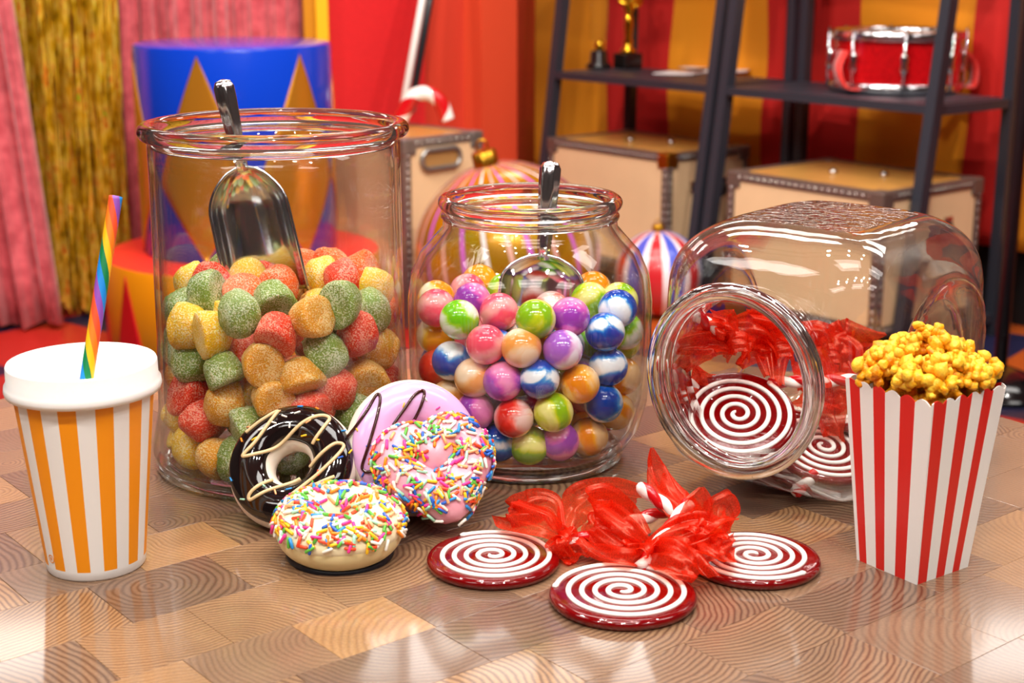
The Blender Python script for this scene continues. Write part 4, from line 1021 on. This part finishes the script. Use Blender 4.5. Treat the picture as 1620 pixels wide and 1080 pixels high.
# ------------------------------------------------------------------ lollipops with ribbons
def red_candy():
    m = pm('red_hard_candy', '#8c0408', .06, trans=.45, ior=1.5, coat=.5, bump=.12, bscale=140); return m
M_rc = red_candy()
def organza():
    m = bpy.data.materials.new('red_organza'); m.use_nodes = True; nt = m.node_tree; N = nt.nodes; L = nt.links; N.remove(N['Principled BSDF'])
    df = N.new('ShaderNodeBsdfDiffuse'); df.inputs[0].default_value = lin('#e02a10'); tl = N.new('ShaderNodeBsdfTranslucent'); tl.inputs[0].default_value = lin('#ee3c16')
    tr = N.new('ShaderNodeBsdfTransparent'); tr.inputs[0].default_value = (1, .5, .4, 1); gl = N.new('ShaderNodeBsdfGlossy'); gl.inputs['Roughness'].default_value = .3; gl.inputs[0].default_value = (1, .5, .35, 1)
    a = N.new('ShaderNodeMixShader'); a.inputs[0].default_value = .45; L.new(df.outputs[0], a.inputs[1]); L.new(tl.outputs[0], a.inputs[2])
    b = N.new('ShaderNodeMixShader'); b.inputs[0].default_value = .08; L.new(a.outputs[0], b.inputs[1]); L.new(gl.outputs[0], b.inputs[2])
    n = N.new('ShaderNodeTexNoise'); n.inputs['Scale'].default_value = 900; tc = N.new('ShaderNodeTexCoord'); L.new(tc.outputs['Object'], n.inputs[0])
    mr = N.new('ShaderNodeMapRange'); mr.inputs[1].default_value = .35; mr.inputs[2].default_value = .65; mr.inputs[3].default_value = .22; mr.inputs[4].default_value = .55; L.new(n.outputs['Fac'], mr.inputs[0])
    c = N.new('ShaderNodeMixShader'); L.new(mr.outputs[0], c.inputs[0]); L.new(b.outputs[0], c.inputs[1]); L.new(tr.outputs[0], c.inputs[2])
    L.new(c.outputs[0], N['Material Output'].inputs[0]); return m
M_org = organza()
def ribbon(name, pts, widths, wdir, parent, loc, ripple=.003, roll=0, cut=0, seed=0):
    P = bez(pts, 60); P, T, U = frames(P); n = len(P); m = 20; v, f = [], []; wd = Vector(wdir)
    for i, p in enumerate(P):
        u = i/(n-1); k = u*(len(widths)-1); a = int(min(k, len(widths)-2)); w_ = (widths[a]+(widths[a+1]-widths[a])*(k-a))*.86
        W = wd-T[i]*wd.dot(T[i]); W = W.normalized() if W.length > 1e-4 else T[i].orthogonal().normalized()
        W = Matrix.Rotation(roll*u, 3, T[i]) @ W; B = T[i].cross(W)
        for j in range(m+1):
            s = j/m*2-1
            q = p+W*(s*w_/2)+B*(ripple*(.8*math.sin(3.2*s+4*u+seed)+.55*math.sin(8*s-5*u+seed*2)+.3*math.sin(15*s+3*u+seed))*min(1, w_/.02))
            if i == n-1 and cut: q = q+T[i]*(cut*s)
            v.append(q-loc)
    # keep above the table
    v = [Vector((q.x, q.y, max(q.z, TZ+.0012-loc.z))) for q in v]
    for i in range(n-1):
        for j in range(m): b = i*(m+1)+j; f.append((b, b+1, b+m+2, b+m+1))
    return mesh(name, v, f, M_org, parent)
def lollipop(label, center, normal, spin, Rd, stick, turns=4.8, group=None):
    # center: middle of the disc's underside; stick: two points in the room
    t = thing('spiral_lollipop', label, 'lollipop', center, 0, group); M = rot_to(normal, spin); loc = Vector(center)
    th = .0064
    v, f = lathe_data([(0, 0), (Rd-.004, 0), (Rd-.001, .0010), (Rd, .0030), (Rd-.0004, .0048), (Rd-.0016, th-.0003), (Rd-.004, th), (0, th)], 72)
    mesh('candy_disc', [M @ Vector(p) for p in v], f, M_rc, t)
    pts = []; N_ = 260
    for i in range(N_+1):
        u = i/N_; a = u*turns*2*PI; q = .002+(Rd-.0058)*u; pts.append(Vector((q*math.cos(a), q*math.sin(a), th+.0002)))
    e = pts[-1]; tn = (pts[-1]-pts[-3]).normalized(); pts += [e+tn*.002, e+tn*.004]
    v, f = tube_data(pts, [.0011+.00058*min(1, i/12) for i in range(len(pts)-2)]+[.002, .0012], 10)
    v = [Vector((p.x, p.y, th+.0003+(p.z-th-.0002)*.75)) for p in v]
    mesh('white_spiral', [M @ p for p in v], f, M_cwhite, t)
    if stick:
        a, b = Vector(stick[0]), Vector(stick[1]); L = (b-a).length; d = (b-a)/L
        n = 70; rad = [.0041]*n; rad[0] = .002; rad[-1] = .0015; rad[-2] = .003; rad[-3] = .0038
        helix_tube('stick', [a+d*(L*i/(n-1)) for i in range(n)], rad, t, .024, n=24, bulge=.35, loc=loc)
    return t, loc
def T_(x, y, h): return atz(x, y, TZ+h)
# A: left, B: front, C: right
cA, cB, cC = T_(780, 893, .0), T_(985, 950, .0), T_(1192, 893, .0)
LA, lA = lollipop('red and white spiral lollipop lying on the table, left of the three', cA, (0, 0, 1), R(10), .0405, (T_(872, 868, .005), T_(1085, 797, .022)))
LB, lB = lollipop('red and white spiral lollipop lying on the table, nearest the camera', cB, (0, 0, 1), R(60), .0425, (T_(1012, 900, .006), T_(1092, 792, .034)))
LC, lC = lollipop('red and white spiral lollipop lying on the table, beside the popcorn box', cC, (0, 0, 1), R(200), .0405, (T_(1130, 860, .006), T_(1008, 766, .040)))
# ribbons of A
k = T_(893, 848, .010)
ribbon('ribbon_loop', [k, T_(860, 830, .022), T_(806, 812, .020), T_(835, 803, .026), T_(868, 800, .026), T_(885, 835, .016)], [.012, .022, .026, .028, .022, .010], (.2, .6, .7), LA, lA, .003, 0, 0, 1)
ribbon('ribbon_loop', [k, T_(905, 815, .020), T_(922, 792, .028), T_(965, 784, .028), T_(1015, 790, .020)], [.012, .022, .030, .030, .022], (.1, .5, .8), LA, lA, .004, .4, .006, 2)
ribbon('ribbon_tail', [k, T_(895, 862, .008), T_(905, 876, .004), T_(918, 884, .003)], [.010, .020, .024, .022], (1, .3, .1), LA, lA, .0025, 0, .006, 3)
ribbon('ribbon_tail', [k, T_(880, 858, .014), T_(893, 880, .004)], [.010, .018, .016], (1, -.2, .2), LA, lA, .002, 0, .004, 5)
ribbon('ribbon_knot', [T_(886, 852, .004), T_(890, 840, .014), T_(902, 846, .016), T_(906, 858, .006)], [.014, .016, .016, .012], (.5, .8, 0), LA, lA, .0015)
# ribbons of B
k = T_(1022, 868, .012)
ribbon('ribbon_loop', [k, T_(985, 850, .020), T_(942, 815, .024), T_(955, 802, .028), T_(990, 822, .026), T_(1020, 852, .018)], [.014, .030, .034, .034, .026, .014], (.5, .3, .7), LB, lB, .004, 0, 0, 2)
ribbon('ribbon_tail', [k, T_(990, 872, .016), T_(955, 862, .012), T_(930, 850, .012)], [.014, .026, .030, .028], (.3, 1, .5), LB, lB, .003, .5, .006, 4)
ribbon('ribbon_tail', [k, T_(1060, 872, .022), T_(1090, 890, .018), T_(1108, 908, .012)], [.016, .034, .034, .020], (.4, 1, .3), LB, lB, .003, .3, .010, 6)
ribbon('ribbon_loop', [k, T_(1060, 848, .022), T_(1105, 835, .026), T_(1130, 850, .022), T_(1090, 870, .016), T_(1035, 872, .012)], [.014, .026, .030, .028, .022, .014], (0, .8, .6), LB, lB, .003, 0, 0, 7)
ribbon('ribbon_knot', [T_(1012, 872, .006), T_(1020, 860, .018), T_(1032, 866, .020), T_(1034, 878, .008)], [.016, .018, .018, .014], (.6, .7, 0), LB, lB, .0015)
# ribbons of C
k = T_(1098, 838, .020)
ribbon('ribbon_tail', [k, T_(1100, 815, .030), T_(1108, 790, .040), T_(1111, 770, .048)], [.014, .030, .022, .004], (1, .2, 0), LC, lC, .003, .3, 0, 1)
ribbon('ribbon_loop', [k, T_(1120, 830, .026), T_(1138, 812, .032), T_(1150, 798, .034), T_(1158, 820, .022), T_(1140, 840, .012)], [.014, .024, .026, .022, .022, .016], (.3, .8, .5), LC, lC, .003, 0, 0, 3)
ribbon('ribbon_tail', [k, T_(1082, 805, .026), T_(1055, 782, .030), T_(1036, 742, .040), T_(1031, 708, .054)], [.014, .028, .034, .020, .003], (1, .4, .2), LC, lC, .004, .5, 0, 5)
ribbon('ribbon_tail', [k, T_(1080, 800, .020), T_(1062, 770, .018), T_(1052, 748, .022)], [.012, .022, .020, .004], (1, -.2, .3), LC, lC, .003, .3, 0, 8)
ribbon('ribbon_tail', [k, T_(1125, 862, .022), T_(1145, 872, .020), T_(1160, 858, .020)], [.014, .028, .024, .010], (.2, 1, .3), LC, lC, .003, .2, .006, 9)
ribbon('ribbon_knot', [T_(1090, 846, .010), T_(1094, 832, .026), T_(1106, 836, .027), T_(1110, 848, .014)], [.014, .016, .016, .012], (.6, .7, 0), LC, lC, .0015)

# ------------------------------------------------------------------ lying jar with lollipops
AZ = R(-40); JC = Vector((.139, .92, TZ)); ZC = .0925
G_BODY2 = glass_thin('moulded_glass', (.965, .975, .97), .75, .5, 22, .35, .8)
def jarC():
    t = thing('candy_jar', 'faceted glass jar lying on its side, mouth to the front, with lollipops inside', 'jar', JC, AZ)
    c = Vector((0, .125, ZC)); n = 144
    def planes(o):
        P = [((0, -1, 0), .097-o), ((0, 1, 0), .100-o), ((1, 0, 0), .091-o), ((-1, 0, 0), .091-o), ((0, 0, 1), .0955-o), ((0, 0, -1), .0925-o)]
        for a in (1, -1):
            for b in (1, -1):
                P.append(((a*.707, 0, b*.707), .108-o)); P.append(((a*.707, b*.707, 0), .114-o)); P.append(((0, a*.707, b*.707), .114-o))
        return [(Vector(q).normalized(), d) for q, d in P]
    def rad(d, PL, p=14):
        s = 0
        for q, e in PL:
            x = q.dot(d)/e
            if x > 0: s += x**p
        return s**(-1/p)
    def surf(off, nr, th0, nt=64):
        PL = planes(off); rings = []
        for j in range(nt+1):
            th = PI-(PI-th0)*j/nt if j else PI-.004
            rg = []
            for i in range(n):
                a = 2*PI*i/n; d = Vector((math.sin(th)*math.cos(a), -math.cos(th), math.sin(th)*math.sin(a)))
                q = c+d*rad(d, PL)
                if abs(q.x) > .07:
                    rho = math.hypot(q.y-c.y, q.z-c.z); sg = 1 if q.x > 0 else -1
                    dx = -.0075/(1+math.exp((rho-.052)/.0022))+.0045*math.exp(-((rho-.061)/.0055)**2)
                    q.x += sg*dx
                if abs(q.z-c.z) > .08 and q.z > c.z:
                    e = max(abs(q.x), abs(q.y-c.y)); q.z -= .0012/(1+math.exp((e-.046)/.0015))
                rg.append(q)
            rings.append(rg)
        return rings
    outer = surf(0, .056, math.atan2(.0575, .097)); inner = surf(.0042, .052, math.atan2(.0530, .0928))
    neck = lambda r, y: [Vector((r*math.cos(2*PI*i/n), y, ZC+r*math.sin(2*PI*i/n))) for i in range(n)]
    no = [neck(r, y) for r, y in ((.0570, .022), (.0575, .016), (.0585, .010))]; ni = [neck(r, y) for r, y in ((.0535, .010), (.0532, .016), (.0530, .024))]
    rings = outer+no+ni+inner[::-1]
    v, f, idx = [], [], []
    for rg in rings: v += rg
    for j in range(len(rings)-1):
        for i in range(n):
            a = (j*n+i, j*n+(i+1) % n, (j+1)*n+(i+1) % n, (j+1)*n+i); f.append(a)
            q = v[a[0]]; emb = j < len(outer) and ((q.z > ZC+.0900 and abs(q.x) < .047 and abs(q.y-c.y) < .05) or (q.z < .0025 and abs(q.x) < .05 and q.y < .13 and q.y > .085))
            idx.append(1 if emb else 0)
    f.append(tuple(range(n))); idx.append(0); m0 = (len(rings)-1)*n; f.append(tuple(m0+i for i in range(n-1, -1, -1))); idx.append(0)
    mesh('body', v, f, [G_BODY2, G_EMB], t, True, idx)
    for nm, r_, y_, a, b in (('rim', .0590, .004, .0062, .0058), ('neck_ring', .0570, .0145, .0040, .0032)):
        pts = lathe_data([(r_+a*math.cos(2*PI*i/16), y_+b*math.sin(2*PI*i/16)) for i in range(16)], n, True)
        mesh(nm, [(x, z, y+ZC) for x, y, z in pts[0]], pts[1], G_RIM, t)
    # raised illegible moulding on the floor and lid facets
    return t
jarC()
mdir = Vector((math.sin(-AZ), math.cos(-AZ), 0)); sdir = Vector((math.cos(AZ), math.sin(AZ), 0))
def jc(s, y, z): return JC+sdir*s+mdir*y+Vector((0, 0, z))
# inside the jar: D on top, F under it, E to the right, G at the back
pD = atY(1166, 664, .972); nD = Vector((-.05, -.52, .85))
LD, lD = lollipop('red and white spiral lollipop seen through the mouth of the lying jar', pD, nD, R(120), .0400, (pD+Vector((.025, .03, .018)), jc(.045, .13, .075)))
pF = jc(-.010, .088, .026); LF, lF = lollipop('red lollipop tucked underneath the one facing the jar mouth', pF+Vector((.006, .0, -.004)), (.05, -.42, .9), R(20), .0395, (atY(1168, 552, 1.0), atY(1089, 488, .968)))
pE = atY(1300, 716, .985); LE, lE = lollipop('spiral lollipop lying in the jar right of the mouth, beside the popcorn box', pE, (.12, -.32, .94), R(80), .0390, (pE+Vector((-.01, -.03, -.004)), atY(1256, 782, .945)))
pG = jc(.02, .15, .03); LG, lG = lollipop('spiral lollipop at the back of the lying jar under the ribbons', pG, (-.1, .25, .95), R(200), .0385, (pG+Vector((.02, -.03, .014)), atY(1392, 560, 1.03)))
pH = jc(-.035, .125, .02); LH, lH = lollipop('spiral lollipop at the left inside the lying jar', pH, (.2, .2, .95), R(300), .0380, (pH+Vector((-.02, -.03, .014)), atY(1040, 575, .985)))
def tuft(parent, loc, k, tips, seed):
    rr = random.Random(seed)
    for i, (tip, wd, wdir) in enumerate(tips):
        mid = k.lerp(tip, .5)+Vector((rr.uniform(-.006, .006), rr.uniform(-.006, .006), .008))
        ribbon('ribbon_tail' if i % 2 else 'ribbon_loop', [k, k.lerp(mid, .6)+Vector((0, 0, .004)), mid, tip], [.012, wd, wd*1.05, wd*.5], wdir, parent, loc, .004, rr.uniform(-.5, .5), .006, seed+i)
    ribbon('ribbon_knot', [k+Vector((-.008, 0, -.006)), k+Vector((-.004, -.006, .006)), k+Vector((.006, -.006, .006)), k+Vector((.008, 0, -.006))], [.014, .017, .017, .013], (0, .5, .9), parent, loc, .0015)
kD = atY(1235, 560, 1.005)
tuft(LD, lD, kD, [(atY(1150, 520, .99), .034, (.2, .3, 1)), (atY(1215, 525, 1.02), .036, (.6, .1, 1)), (atY(1170, 575, .985), .026, (.3, .5, .8)), (atY(1225, 600, .985), .030, (1, .2, .3)), (atY(1190, 505, 1.0), .028, (.7, .3, .8))], 3)
kF = atY(1165, 552, .985)
tuft(LF, lF, kF, [(atY(1062, 545, .975), .028, (.1, .4, 1)), (atY(1075, 582, .975), .024, (0, .6, .8)), (atY(1095, 515, .985), .020, (.3, .4, .8)), (atY(1130, 505, .985), .026, (.5, .4, .8))], 7)
kE = atY(1300, 640, 1.0)
tuft(LE, lE, kE, [(atY(1320, 690, .985), .036, (.7, .4, .6)), (atY(1270, 645, .99), .030, (.4, .4, .8)), (atY(1345, 640, 1.0), .034, (.3, .4, .8))], 9)
kG = atY(1310, 570, 1.03)
tuft(LG, lG, kG, [(atY(1312, 512, 1.04), .040, (1, .2, .2)), (atY(1390, 545, 1.04), .042, (.1, .3, 1)), (atY(1270, 560, 1.02), .040, (.3, .3, 1)), (atY(1350, 600, 1.02), .036, (.4, .3, .8)), (atY(1280, 620, 1.0), .036, (.6, .3, .7))], 12)
kH = atY(1090, 640, .99)
tuft(LH, lH, kH, [(atY(1050, 630, .985), .018, (0, .6, .8)), (atY(1125, 600, 1.0), .026, (.3, .4, .8))], 15)
